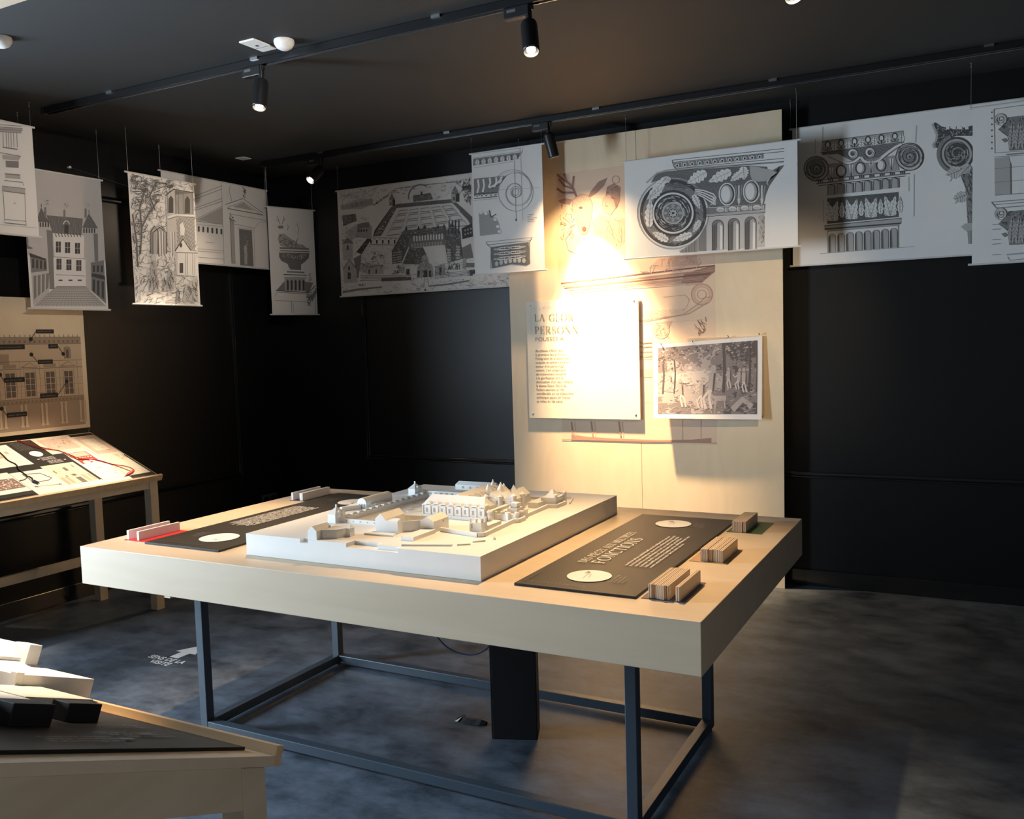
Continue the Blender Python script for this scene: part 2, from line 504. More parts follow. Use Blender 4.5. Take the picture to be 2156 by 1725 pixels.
def glyph(c):
    T, S = 0.125, 0.055
    def stem(x, y0=0.0, y1=1.0, sb=True, st=True, w=T):
        o = [_bar(x, y0, x, y1, w)]
        if sb: o.append(_bar(x - w / 2 - 0.07, y0 + S / 2, x + w / 2 + 0.07, y0 + S / 2, S))
        if st: o.append(_bar(x - w / 2 - 0.07, y1 - S / 2, x + w / 2 + 0.07, y1 - S / 2, S))
        return o
    g = []; w = 0.7
    if c == ' ': return [], 0.34
    if c == 'A':
        g = [_bar(0.06, 0, 0.38, 1, S), _bar(0.36, 1, 0.70, 0, T), _bar(0.17, 0.34, 0.56, 0.34, S), _bar(-0.04, S / 2, 0.17, S / 2, S), _bar(0.58, S / 2, 0.82, S / 2, S)]; w = 0.78
    elif c in 'CG':
        g = _bow(0.45, 0.5, 0.4, 0.47, 48, 312, S, T) + [_bar(0.72, 0.72, 0.72, 0.98, S)]
        if c == 'G': g += [_bar(0.70, 0.06, 0.70, 0.42, T), _bar(0.58, 0.42, 0.80, 0.42, S)]
        else: g += [_bar(0.72, 0.05, 0.72, 0.25, S)]
        w = 0.82
    elif c == 'D': g = stem(0.14) + _bow(0.3, 0.5, 0.44, 0.47, -90, 90, S, T) + [_bar(0.14, 0.97, 0.32, 0.97, S), _bar(0.14, 0.03, 0.32, 0.03, S)]; w = 0.82
    elif c in 'EFÈÉ':
        g = stem(0.14) + [_bar(0.14, 1 - S / 2, 0.54, 1 - S / 2, S), _bar(0.14, 0.52, 0.44, 0.52, S), _bar(0.54, 0.82, 0.54, 1, S), _bar(0.44, 0.43, 0.44, 0.61, S)]
        if c != 'F': g += [_bar(0.14, S / 2, 0.56, S / 2, S), _bar(0.57, 0, 0.57, 0.2, S)]
        if c == 'È': g += [_bar(0.2, 1.24, 0.38, 1.09, S * 1.3)]
        if c == 'É': g += [_bar(0.24, 1.09, 0.42, 1.24, S * 1.3)]
        w = 0.63
    elif c == 'I': g = stem(0.14); w = 0.28
    elif c == 'L': g = stem(0.14) + [_bar(0.14, S / 2, 0.54, S / 2, S), _bar(0.55, 0, 0.55, 0.22, S)]; w = 0.6
    elif c == 'M': g = stem(0.10, w=S) + stem(0.80) + [_bar(0.10, 1, 0.44, 0, T), _bar(0.44, 0, 0.80, 1, S)]; w = 0.94
    elif c == 'N': g = stem(0.12, w=S) + stem(0.70, sb=False, w=S) + [_bar(0.10, 1, 0.70, 0, T)]; w = 0.84
    elif c == 'O': g = _bow(0.45, 0.5, 0.4, 0.48, 0, 360, S, T, 30); w = 0.9
    elif c in 'PR':
        g = stem(0.14) + _bow(0.3, 0.74, 0.25, 0.235, -90, 90, S, T) + [_bar(0.14, 0.97, 0.32, 0.97, S), _bar(0.14, 0.505, 0.32, 0.505, S)]; w = 0.6
        if c == 'R': g += [_bar(0.32, 0.5, 0.66, 0.02, T), _bar(0.6, S / 2, 0.76, S / 2, S)]; w = 0.72
    elif c == 'S':
        g = _bow(0.3, 0.74, 0.21, 0.23, 40, 250, S, T * 0.8) + _bow(0.3, 0.26, 0.23, 0.235, 70, -140, S, T * 0.8) + [_bar(0.2, 0.58, 0.42, 0.42, T), _bar(0.47, 0.74, 0.47, 0.97, S), _bar(0.1, 0.03, 0.1, 0.26, S)]; w = 0.58
    elif c == 'T': g = stem(0.34, st=False) + [_bar(0.0, 1 - S / 2, 0.68, 1 - S / 2, S), _bar(0.02, 0.8, 0.02, 1, S), _bar(0.66, 0.8, 0.66, 1, S)]; w = 0.7
    elif c == 'U': g = stem(0.13, 0.3, 1, sb=False) + stem(0.66, 0.3, 1, sb=False, w=S) + _bow(0.395, 0.31, 0.265, 0.28, 180, 360, S, T); w = 0.8
    elif c == 'X': g = [_bar(0.08, 1, 0.64, 0, T), _bar(0.08, 0, 0.62, 1, S), _bar(0, S / 2, 0.2, S / 2, S), _bar(0.52, S / 2, 0.76, S / 2, S), _bar(-0.02, 1 - S / 2, 0.2, 1 - S / 2, S), _bar(0.52, 1 - S / 2, 0.72, 1 - S / 2, S)]; w = 0.74
    return g, w
def serif(ink, text, x, y, cap, tone, ux=(1, 0), uy=(0, 1), width=None, gap=0.12, layer=3):
    """set capitals on a sheet, optionally spaced to a given width (metres)"""
    gs = [glyph(c) for c in text]
    nat = sum(w for g, w in gs) + gap * (len(gs) - 1)
    sx = cap if width is None else width / nat
    t = 0.0
    for g, w in gs:
        for poly in g:
            ink.items.append(([(x + ux[0] * (t + a) * sx + uy[0] * b * cap, y + ux[1] * (t + a) * sx + uy[1] * b * cap) for a, b in poly], tone, layer))
        t += w + gap
def text_mesh(name, body, size, M, mat, parent, z=0.0012, spacing=1.0, bold=0.0, line=1.0, stretch=None):
    """sans-serif lettering, flat on the sheet frame M"""
    cu = bpy.data.curves.new(name, 'FONT')
    cu.body = body; cu.size = size; cu.space_character = spacing; cu.offset = bold; cu.space_line = line
    cu.resolution_u = 3
    tmp = bpy.data.objects.new('tmp', cu)
    COL.objects.link(tmp)
    bpy.context.view_layer.update()
    dg = bpy.context.evaluated_depsgraph_get()
    me = tmp.evaluated_get(dg).to_mesh()
    vs_ = [tuple(v.co) for v in me.vertices]; fs = [tuple(p.vertices) for p in me.polygons]
    if stretch:
        w = max(v[0] for v in vs_) - min(v[0] for v in vs_)
        vs_ = [(v[0] * stretch / w, v[1], v[2]) for v in vs_]
    tmp.evaluated_get(dg).to_mesh_clear()
    bpy.data.objects.remove(tmp); bpy.data.curves.remove(cu)
    mb = MB()
    mb.add([M @ Vector((v[0], v[1], z)) for v in vs_], fs)
    return mb.build(name, mat, parent)

# ================================================================== the room
T_ = 0.12
b = MB().box(ROOM_X0 - T_, ROOM_X1 + T_, ROOM_Y0 - T_, ROOM_Y1 + T_, -0.1, 0.0)
struct(b.build('floor', 'floor_vinyl'), 'dark mottled grey vinyl floor')
struct(MB().box(ROOM_X0 - T_, ROOM_X1 + T_, ROOM_Y0 - T_, ROOM_Y1 + T_, CEIL, CEIL + 0.1).build('ceiling', 'ceiling_paint'), 'dark charcoal painted ceiling')
struct(MB().box(ROOM_X0 - T_, ROOM_X1 + T_, ROOM_Y1, ROOM_Y1 + T_, 0, CEIL).build('wall_back', 'wall_paint'), 'black painted panelled wall behind the model table')
b = MB()
b.box(ROOM_X0 - WALL_T, ROOM_X0, WIN_Y1, ROOM_Y1, 0, CEIL)
b.box(ROOM_X0 - WALL_T, ROOM_X0, ROOM_Y0, WIN_Y0, 0, CEIL)
b.box(ROOM_X0 - WALL_T, ROOM_X0, WIN_Y0, WIN_Y1, 0, WIN_Z0)
b.box(ROOM_X0 - WALL_T, ROOM_X0, WIN_Y0, WIN_Y1, WIN_Z1, CEIL)
struct(b.build('wall_left', 'wall_paint'), 'black painted panelled wall behind the sloping desk')
b = MB()
for y0, y1, z0, z1 in ((ROOM_Y0, FILL_WIN[0], 0, CEIL), (FILL_WIN[1], ROOM_Y1, 0, CEIL), (FILL_WIN[0], FILL_WIN[1], 0, FILL_WIN[2]), (FILL_WIN[0], FILL_WIN[1], FILL_WIN[3], CEIL)):
    b.box(ROOM_X1, ROOM_X1 + T_, y0, y1, z0, z1)
struct(b.build('wall_right', 'wall_paint'))
w = bpy.data.objects.new('fill_window', None); COL.objects.link(w)
w.location = (ROOM_X1 + 0.08, (FILL_WIN[0] + FILL_WIN[1]) / 2, FILL_WIN[2]); struct(w, 'unseen window added in the right wall for fill light')
fb = MB(); x0, x1 = ROOM_X1 + 0.06, ROOM_X1 + 0.11
for a0, a1, c0, c1 in ((FILL_WIN[0], FILL_WIN[0] + 0.06, FILL_WIN[2], FILL_WIN[3]), (FILL_WIN[1] - 0.06, FILL_WIN[1], FILL_WIN[2], FILL_WIN[3]), (FILL_WIN[0], FILL_WIN[1], FILL_WIN[2], FILL_WIN[2] + 0.06), (FILL_WIN[0], FILL_WIN[1], FILL_WIN[3] - 0.06, FILL_WIN[3])):
    fb.box(x0, x1, a0, a1, c0, c1)
fb.build('window_frame', 'black_matt', w)
MB().box(x0 + 0.02, x0 + 0.026, FILL_WIN[0] + 0.06, FILL_WIN[1] - 0.06, FILL_WIN[2] + 0.06, FILL_WIN[3] - 0.06).build('pane', 'window_glass', w)
struct(MB().box(ROOM_X0 - T_, ROOM_X1 + T_, ROOM_Y0 - T_, ROOM_Y0, 0, CEIL).build('wall_front', 'wall_paint'))
# window: frame, mullion, pane
w = bpy.data.objects.new('window_1', None); COL.objects.link(w)
w.location = (ROOM_X0 - WALL_T + 0.04, (WIN_Y0 + WIN_Y1) / 2, WIN_Z0); struct(w, 'tall daylight window in the left wall')
fb = MB(); x0, x1 = ROOM_X0 - WALL_T + 0.01, ROOM_X0 - WALL_T + 0.08
ym = (WIN_Y0 + WIN_Y1) / 2
for a0, a1, c0, c1 in ((WIN_Y0, WIN_Y0 + 0.06, WIN_Z0, WIN_Z1), (WIN_Y1 - 0.06, WIN_Y1, WIN_Z0, WIN_Z1), (WIN_Y0, WIN_Y1, WIN_Z0, WIN_Z0 + 0.06), (WIN_Y0, WIN_Y1, WIN_Z1 - 0.06, WIN_Z1), (ym - 0.03, ym + 0.03, WIN_Z0, WIN_Z1)):
    fb.box(x0, x1, a0, a1, c0, c1)
fb.build('window_frame', 'black_matt', w)
for a0, a1 in ((WIN_Y0 + 0.06, ym - 0.03), (ym + 0.03, WIN_Y1 - 0.06)):
    MB().box(x0 + 0.03, x0 + 0.036, a0, a1, WIN_Z0 + 0.06, WIN_Z1 - 0.06).build('pane', 'window_glass', w)
# baseboards
struct(MB().box(ROOM_X0, ROOM_X1, ROOM_Y1 - 0.016, ROOM_Y1, 0, 0.10).build('baseboard_back', 'trim_paint', bevel=0.004))
struct(MB().box(ROOM_X0, ROOM_X0 + 0.016, WIN_Y1, ROOM_Y1 - 0.016, 0, 0.10).build('baseboard_left', 'trim_paint', bevel=0.004))
struct(MB().box(ROOM_X1 - 0.016, ROOM_X1, ROOM_Y0, ROOM_Y1 - 0.016, 0, 0.10).build('baseboard_right', 'trim_paint', bevel=0.004))
# wall mouldings: rectangular frames of a small profile
def moulding(name, wall, a0, a1, z0, z1):
    """profile: an outer bead and a thin inner fillet"""
    mb = MB()
    def strip(p0, p1, d, h):
        # p: (along, z); d: depth off the wall; h: half width
        (u0, v0), (u1, v1) = p0, p1
        lo_u, hi_u, lo_v, hi_v = min(u0, u1) - h, max(u0, u1) + h, min(v0, v1) - h, max(v0, v1) + h
        if wall == 'back': mb.box(lo_u, hi_u, ROOM_Y1 - d, ROOM_Y1, lo_v, hi_v)
        else: mb.box(ROOM_X0, ROOM_X0 + d, lo_u, hi_u, lo_v, hi_v)
    c = [(a0, z0), (a1, z0), (a1, z1), (a0, z1)]
    for i in range(4): strip(c[i], c[(i + 1) % 4], 0.012, 0.006)
    g = 0.020
    c = [(a0 + g, z0 + g), (a1 - g, z0 + g), (a1 - g, z1 - g), (a0 + g, z1 - g)]
    for i in range(4): strip(c[i], c[(i + 1) % 4], 0.018, 0.011)
    return struct(mb.build(name, 'trim_paint', bevel=0.006))
moulding('trim_1', 'back', -1.175, 1.45, 0.67, 2.62)
moulding('trim_2', 'back', 1.72, 4.3, 0.67, 2.62)
moulding('trim_3', 'left', 0.15, 2.84, 0.572, 2.55)
struct(MB().box(ROOM_X0, 1.2, -0.3, 0.07, CEIL - 0.012, CEIL).build('trim_4', 'cream_paint'), 'cream board on the ceiling at the top left corner')

# ================================================================== ceiling fittings and track lights
def track(y, x0, x1, clips, label):
    t = thing('lighting_track', label, 'track', (x0, y, CEIL))
    mb = MB()
    h = 0.036
    mb.box(x0, x1, y - 0.018, y + 0.018, CEIL - h * 0.5, CEIL - 0.004)
    mb.box(x0, x1, y - 0.018, y - 0.010, CEIL - h, CEIL - h * 0.5)
    mb.box(x0, x1, y + 0.010, y + 0.018, CEIL - h, CEIL - h * 0.5)
    mb.build('rail', 'track_black', t)
    MB().box(x0 + 0.06, x1, y + 0.0075, y + 0.0105, CEIL - h - 0.003, CEIL - h + 0.006).build('groove_edge', 'bright_metal', t)
    MB().box(x0 - 0.02, x0, y - 0.019, y + 0.019, CEIL - h - 0.001, CEIL - 0.003).build('end_cap', 'track_black', t, bevel=0.003)
    for x in clips:
        c = MB().box(x - 0.022, x + 0.022, y - 0.024, y + 0.024, CEIL - 0.004, CEIL)
        c.box(x - 0.022, x + 0.022, y - 0.026, y - 0.018, CEIL - 0.012, CEIL)
        c.build('clip', 'bright_metal', t)
    return t
track(1.09, -1.56, 4.3, (-1.01, 0.006, 1.022, 2.04, 3.06), 'black ceiling lighting track over the model table')
track(2.86, -1.62, 4.3, (-1.077, -0.031, 1.01, 2.04, 3.07), 'black ceiling lighting track nearest the back wall')
track(-0.70, -1.56, 4.3, (-1.0, 0.02, 1.04, 2.06), 'black ceiling lighting track nearest the camera')

def spotlight(x, y, target, power, spot, blend, label, color=(1.0, 0.66, 0.34), r=0.034, ln=0.145, soft=0.03, spill=0):
    t = thing('track_spotlight', label, 'spotlight', (x, y, CEIL - 0.036), 'black track spotlights')
    zt = CEIL - 0.036
    ad = MB().box(x - 0.10, x + 0.012, y - 0.017, y + 0.017, zt - 0.045, zt)
    ad.build('adapter', 'black_plastic', t, bevel=0.003)
    MB().box(x - 0.085, x - 0.045, y - 0.0176, y - 0.0170, zt - 0.022, zt - 0.010).build('rating_print', 'grey_plastic', t)
    piv = Vector((x + 0.005, y, zt - 0.075))
    st = MB().cyl((x + 0.005, y, zt), piv, 0.013, n=14)
    st.box(x + 0.012, x + 0.024, y - 0.008, y + 0.008, zt - 0.022, zt - 0.004)
    st.build('stem', 'black_plastic', t, smooth=True)
    d = (Vector(target) - piv).normalized()
    hd = MB()
    hd.lathe(piv - d * 0.012, d, [(0.001, 0), (r * 0.6, 0.002), (r * 0.92, 0.010), (r, 0.022), (r, ln), (r * 0.93, ln + 0.003), (r * 0.86, ln + 0.003), (r * 0.80, ln - 0.02), (0.001, ln - 0.02)], 28)
    head = hd.build('head', 'black_plastic', t, smooth=True)
    MB().lathe(piv - d * 0.012, d, [(r * 0.52, ln - 0.012), (r * 0.52, ln - 0.001), (0.001, ln + 0.001)], 20).build('lens', 'lens_glow', head)
    rg = MB().lathe(piv - d * 0.012, d, [(r * 0.93, ln + 0.0025), (r * 0.96, ln + 0.006), (r * 0.88, ln + 0.006), (r * 0.84, ln), (r * 0.93, ln + 0.0025)], 24, caps=False)
    rg.build('bezel', 'black_plastic', head, smooth=True)
    # the lamp's own light, leaving through the lens
    ld = bpy.data.lights.new('spot', 'SPOT')
    ld.energy = power; ld.color = color; ld.spot_size = R(spot); ld.spot_blend = blend; ld.shadow_soft_size = soft
    lo = bpy.data.objects.new('spot_beam', ld); COL.objects.link(lo); lo.parent = t
    p = piv + d * (ln + 0.0)
    lo.location = p - Vector(t.location)
    lo.rotation_euler = d.to_track_quat('-Z', 'Y').to_euler()
    if spill:                                       # second wide light added to brighten around the main beam
        l2 = ld.copy(); l2.energy = spill; l2.spot_size = R(105)
        o2 = bpy.data.objects.new('spill_beam', l2); COL.objects.link(o2); o2.parent = t
        o2.location = lo.location; o2.rotation_euler = lo.rotation_euler
    return t
spotlight(0.02, 1.09, (0.26, 0.48, 0.8), 260, 46, 1.0, 'black spotlight on the middle track above the left end of the table')
spotlight(1.44, 1.09, (1.92, 0.36, 0.85), 240, 66, 1.0, 'black spotlight on the middle track above the right half of the table')
lp = spotlight(0.68, 2.86, (0.95, 3.24, 1.16), 1350, 48, 1.0, 'black spotlight near the back wall turned onto the plywood panel', spill=110)
spotlight(-1.10, 2.86, (-1.47, 0.84, 0.9), 700, 26, 0.8, 'black spotlight near the room corner aimed at the sloping desk', color=(1.0, 0.78, 0.55), spill=35)
spotlight(2.44, 1.09, (3.3, -0.2, 0.0), 14, 50, 1.0, 'black spotlight at the top edge of the picture above the right end of the table')
spotlight(3.2, 1.09, (1.70, 3.24, 1.35), 130, 42, 1.0, 'unseen black spotlight added on the middle track to brighten the right half of the plywood panel', color=(1.0, 0.74, 0.46))  # extra lamp out of view, added to lift the panel's right half
spotlight(0.75, -0.70, (1.10, -1.18, 0.95), 420, 34, 0.6, 'black spotlight on the near track over the near sloping desk', color=(1.0, 0.8, 0.58))
spotlight(2.6, -0.70, (-1.7, 1.75, 2.4), 250, 34, 1.0, 'unseen black spotlight added on the near track to brighten the banners on the left wall', color=(1.0, 0.93, 0.86))  # flood out of view, added to lift the left wall banners

# emergency sign plate, detectors
t = thing('ceiling_plate', 'white rectangular plate screwed flat to the ceiling beside the dome detector', 'plate', (0.15, 0.94, CEIL))
MB().box(0.108, 0.195, 0.868, 1.02, CEIL - 0.008, CEIL).build('cover', 'white_plastic', t, bevel=0.003)
MB().box(0.145, 0.157, 0.93, 0.945, CEIL - 0.0095, CEIL - 0.008).build('test_button', 'black_plastic', t)
MB().box(0.112, 0.191, 0.965, 0.967, CEIL - 0.0088, CEIL - 0.008).build('seam', 'grey_plastic', t)
def detector(x, y, label):
    t = thing('dome_detector', label, 'detector', (x, y, CEIL))
    MB().lathe((x, y, CEIL), (0, 0, -1), [(0.044, 0), (0.046, 0.008), (0.043, 0.020), (0.034, 0.034), (0.018, 0.043), (0.001, 0.045)], 26).build('dome', 'white_plastic', t, smooth=True)
    w_ = MB().lathe((x + 0.017, y - 0.012, CEIL - 0.033), (0.55, -0.35, -0.75), [(0.010, 0), (0.010, 0.0035), (0.001, 0.005)], 16)
    w_.build('lens_window', 'grey_plastic', t)
detector(0.285, 0.965, 'white dome detector on the ceiling between the two front spotlights')
detector(-0.70, 0.285, 'white dome detector on the ceiling at the left edge of the picture')
t = thing('junction_plate', 'small square white blanking plate on the ceiling near the room corner', 'plate', (-1.65, 2.68, CEIL))
MB().box(-1.69, -1.61, 2.64, 2.72, CEIL - 0.006, CEIL).build('cover', 'white_plastic', t, bevel=0.002)
# wall socket on the left wall and a hook with its wire
t = thing('wall_socket', 'dark double wall socket on the left wall behind the table', 'socket', (ROOM_X0, 3.12, 0.34))
MB().box(ROOM_X0, ROOM_X0 + 0.012, 3.045, 3.205, 0.305, 0.385).build('plate', 'grey_plastic', t, bevel=0.003)
for y in (3.085, 3.165):
    MB().lathe((ROOM_X0 + 0.012, y, 0.345), (1, 0, 0), [(0.026, 0), (0.026, 0.003), (0.021, 0.003), (0.020, 0.001), (0.001, 0.001)], 18).build('outlet', 'black_plastic', t)
t = thing('wall_hook', 'tiny white wall hook with a thin wire between the castle and ruin banners', 'hook', (-1.97, 1.52, 2.70))
MB().lathe((ROOM_X0, 1.52, 2.70), (1, 0, 0), [(0.007, 0), (0.007, 0.012), (0.009, 0.02), (0.001, 0.026)], 10).build('knob', 'white_plastic', t, smooth=True)
MB().tube([(ROOM_X0 + 0.016, 1.52, 2.70), (ROOM_X0 + 0.02, 1.80, 2.66), (ROOM_X0 + 0.02, 2.1, 2.62)], 0.0012, 5).build('wire', 'grey_plastic', t)

# ================================================================== the model table
W, L, H, TT = 2.43, 1.428, 0.80, 0.146
tb = thing('display_table', 'large birch table with a thick box top on a dark steel frame', 'table', (W / 2, L / 2, 0))
MB().box(0, W, 0, L, H - TT, H).build('table_top', 'birch', tb, bevel=0.002)
fx0, fx1, fy0, fy1, s_ = 0.284, 2.144, 0.282, 1.146, 0.038
for x in (fx0, fx1 - s_):
    for y in (fy0, fy1 - s_):
        MB().box(x, x + s_, y, y + s_, 0.012, H - TT).build('leg', 'steel_dark', tb, bevel=0.0025)
        MB().cyl((x + s_ / 2, y + s_ / 2, 0), (x + s_ / 2, y + s_ / 2, 0.012), 0.014, n=14).build('foot', 'black_plastic', tb)
for z in (0.012, H - TT - s_):
    for y in (fy0, fy1 - s_):
        MB().box(fx0 + s_, fx1 - s_, y, y + s_, z, z + s_).build('rail', 'steel_dark', tb, bevel=0.0025)
    for x in (fx0, fx1 - s_):
        MB().box(x, x + s_, fy0 + s_, fy1 - s_, z, z + s_).build('rail', 'steel_dark', tb, bevel=0.0025)
INL = [(2.216, 2.340, 0.143, 0.365, 'violet_inlay', 'dull violet inlay'), (2.216, 2.340, 0.604, 0.822, 'brown_inlay', 'tan inlay'), (2.216, 2.346, 1.084, 1.302, 'green_inlay', 'dark green inlay'),
       (0.074, 0.200, 0.140, 0.360, 'red_inlay', 'bright red inlay'), (0.090, 0.205, 1.072, 1.290, 'black_inlay', 'black inlay')]
for x0, x1, y0, y1, mt, lb in INL:
    MB().box(x0, x1, y0, y1, H, H + 0.0015).build('inlay', mt, tb, label=lb)
MB().box(0.45, 0.48, -0.0, 0.02, H - TT - 0.006, H - TT).build('underside_batten', 'birch', tb)

# wooden tablets standing in the inlays
def tablet(x0, x1, y0, y1, h, body, stripes, label, group):
    z = H + 0.0015
    o = MB().box(x0, x1, y0, y1, z, z + h, 0)
    o.mi[2] = 1; o.mi[4] = 1; o.mi[1] = 1
    o = o.build('wooden_tablet', [body, stripes], bevel=0.0008)
    return tag(o, label, 'tablet', group)
ORD = {2: ('left', 'right'), 4: ('leftmost', 'second from the left', 'third from the left', 'rightmost'), 5: ('leftmost', 'second from the left', 'middle', 'fourth from the left', 'rightmost'),
       6: ('leftmost', 'second from the left', 'third from the left', 'fourth from the left', 'fifth from the left', 'rightmost')}
def pack(xs, y0, y1, h, body, stripes, label, group, dy=0.004):
    for k, (a, c) in enumerate(xs):
        d = random.uniform(-dy, dy)
        tablet(a, c - 0.0004, y0 + d, y1 + d, h + random.uniform(-0.0008, 0.0008), body, stripes, label % ORD[len(xs)][k], group)
def split(a, c, n): return [(a + (c - a) * i / n, a + (c - a) * (i + 1) / n) for i in range(n)]
pack(split(2.236, 2.296, 5), 0.150, 0.352, 0.040, 'birch', 'ply_stripes', '%s of five plywood tablets packed in the violet inlay', 'packed tablets, violet inlay')
tablet(2.315, 2.328, 0.150, 0.352, 0.040, 'birch', 'ply_stripes', 'single plywood tablet standing apart from its pack in the violet inlay', 'plywood tablets')
pack(split(2.252, 2.326, 6), 0.617, 0.815, 0.040, 'birch', 'ply_stripes', '%s of six plywood tablets packed in the tan inlay', 'packed tablets, tan inlay')
pack(split(2.236, 2.288, 4), 1.088, 1.285, 0.040, 'birch', 'ply_stripes', '%s of four plywood tablets packed in the green inlay', 'packed tablets, green inlay')
tablet(0.080, 0.092, 0.150, 0.352, 0.036, 'tablet_pale', 'pale_stripes', 'pale tablet at the outer edge of the red inlay', 'pale tablets')
tablet(0.141, 0.153, 0.147, 0.349, 0.036, 'tablet_pale', 'pale_stripes', 'pale tablet on the red inlay next to the black panel', 'pale tablets')
tablet(0.096, 0.108, 1.080, 1.284, 0.036, 'tablet_pale', 'pale_stripes', 'grey tablet at the far left corner, nearest the table edge', 'pale tablets')
pack(split(0.150, 0.170, 2), 1.078, 1.282, 0.036, 'tablet_pale', 'pale_stripes', '%s grey tablet of the close pair at the far left corner', 'paired tablets', 0.0)

# black information panels lying on the table
PT = {'W': 'print_white', 'G': 'print_grey', 'F': 'print_faint', 'B': 'black_board'}
def disc_print(ink, c, r, ux, uy):
    n = 40
    ink.items.append(([(c[0] + r * math.cos(2 * math.pi * i / n), c[1] + r * math.sin(2 * math.pi * i / n)) for i in range(n)], 'W', 1))
    for a, b2, e, f in ((-0.55, 0.1, 0.5, 0.18), (-0.3, -0.1, 0.35, 0.05)):
        ink.raw_line([(c[0] + r * (ux[0] * a + uy[0] * b2), c[1] + r * (ux[1] * a + uy[1] * b2)), (c[0] + r * (ux[0] * e + uy[0] * f), c[1] + r * (ux[1] * e + uy[1] * f))], 0.001, 'G', 3)
    for k in range(9):
        a, b2 = 0.45 + random.uniform(-.12, .12), 0.22 + random.uniform(-.1, .1)
        ink.raw_line([(c[0] + r * (ux[0] * a + uy[0] * b2), c[1] + r * (ux[1] * a + uy[1] * b2)), (c[0] + r * (ux[0] * (a + .1) + uy[0] * (b2 + .1)), c[1] + r * (ux[1] * (a + .1) + uy[1] * (b2 + .1)))], 0.002, 'G', 3)
FLAT = frame_m((0, 0, H + 0.008), (1, 0, 0), (0, 1, 0))
def info_panel(x0, x1, y0, y1, label):
    t = thing('info_panel', label, 'panel', ((x0 + x1) / 2, (y0 + y1) / 2, H))
    MB().box(x0, x1, y0, y1, H, H + 0.008).build('board', 'black_board', t, bevel=0.0008)
    return t
t = info_panel(1.818, 2.205, 0.130, 1.272, 'black printed panel with two white discs beside the plywood tablets')
ik = Ink()
ux, uy = (0, 1), (-1, 0)
serif(ik, 'DES PIÈCES AUX MULTIPLES', 1.925, 0.430, 0.030, 'W', ux, uy, width=0.485)
serif(ik, 'FONCTIONS', 1.985, 0.435, 0.046, 'W', ux, uy, width=0.385, gap=0.1)
for i, wl in enumerate((0.45, 0.47, 0.46, 0.44, 0.47, 0.36)):
    ik.greek(2.062 + i * 0.0165, 0.44, wl, 0.0098, 'W', ux, uy)
for c in ((2.0, 0.281), (2.0, 1.117)):
    disc_print(ik, c, 0.069, ux, uy)
    for i, wl in enumerate((0.085, 0.07, 0.078, 0.05)): ik.greek(2.088 + i * 0.0125, c[1] - 0.045, wl, 0.007, 'G', ux, uy)
for cy, cx in ((0.16, 0), (1.245, 0)):
    for k in range(16):
        x = 1.835 + k * 0.013
        ik.raw_line([(x, cy), (x + 0.006, cy + 0.004)], 0.005, 'F', 3)
for k in range(10): ik.raw_line([(1.838, 0.16 + k * 0.014), (1.843, 0.165 + k * 0.014)], 0.005, 'F', 3)
ik.build('print', PT, FLAT, t)
t = info_panel(0.215, 0.605, 0.121, 1.292, 'black printed panel with white text on the left half of the table')
ik = Ink()
ux, uy = (0, -1), (1, 0)
for i in range(9):
    ik.greek(0.392 - i * 0.0155, 0.925 - random.uniform(0, .02), random.uniform(0.40, 0.44), 0.0125, 'W', ux, uy)
for c in ((0.445, 0.28), (0.46, 1.10)):
    disc_print(ik, c, 0.076, ux, uy)
    for i, wl in enumerate((0.085, 0.07, 0.078, 0.05)): ik.greek(0.345 - i * 0.0125, c[1] + 0.05, wl, 0.007, 'G', ux, uy)
for k in range(12): ik.raw_line([(0.26 + k * 0.02, 0.15), (0.268 + k * 0.02, 0.154)], 0.006, 'F', 3)
for k in range(8): ik.raw_line([(0.235, 0.17 + k * 0.018), (0.24, 0.177 + k * 0.018)], 0.006, 'F', 3)
ik.build('print', PT, FLAT, t)

# black cabinet, cable and scrap under the table
t = thing('cable_cabinet', 'narrow black upright cabinet standing on the floor under the table', 'cabinet', (1.47, 0.78, 0))
Mc = Matrix.Translation((1.393, 0.709, 0)) @ Matrix.Rotation(R(21.4), 4, 'Z')
MB().box(0, 0.176, 0, 0.11, 0, H - TT, M=Mc).build('body', 'black_matt', t, bevel=0.004)
MB().box(-0.0025, 0.0, 0.0, 0.012, 0.002, H - TT - 0.002, M=Mc).build('lit_edge', 'steel_dark', t)  # paler strip stands in for light caught along the cabinet's left edge
t = thing('hanging_cable', 'thin dark blue cable sagging below the table top beside the cabinet', 'cable', (1.25, 0.75, 0.3))
pts = []
for i in range(25):
    u = i / 24
    pts.append((1.05 + 0.40 * u, 0.75, 0.304 + 1.9 * ((1.05 + 0.40 * u) - 1.25) ** 2 * (1 + 3 * abs(u - 0.5))))
pts = [(1.02, 0.75, H - TT)] + [p for p in pts if p[2] < 0.6] + [(1.46, 0.77, 0.5)]
MB().tube(pts, 0.0035, 8).build('cord', 'blue_cable', t, smooth=True)
t = thing('tape_scrap', 'crumpled scrap of black tape with pale torn edges on the floor under the table', 'scrap', (1.24, 0.80, 0))
sc = MB()
row = [(1.175, 0.800, 0.002, 0.030), (1.195, 0.812, 0.012, 0.045), (1.215, 0.798, 0.004, 0.036), (1.24, 0.800, 0.006, 0.034), (1.265, 0.804, 0.005, 0.036), (1.285, 0.806, 0.009, 0.034), (1.305, 0.812, 0.003, 0.026)]
v = []
for x, y, z, wd in row: v += [(x, y - wd / 2, 0.001 + z * 0.3), (x + 0.004, y, z + 0.012), (x, y + wd / 2, z + 0.004), (x, y - wd / 2, 0.0), (x, y + wd / 2, 0.0)]
f = []
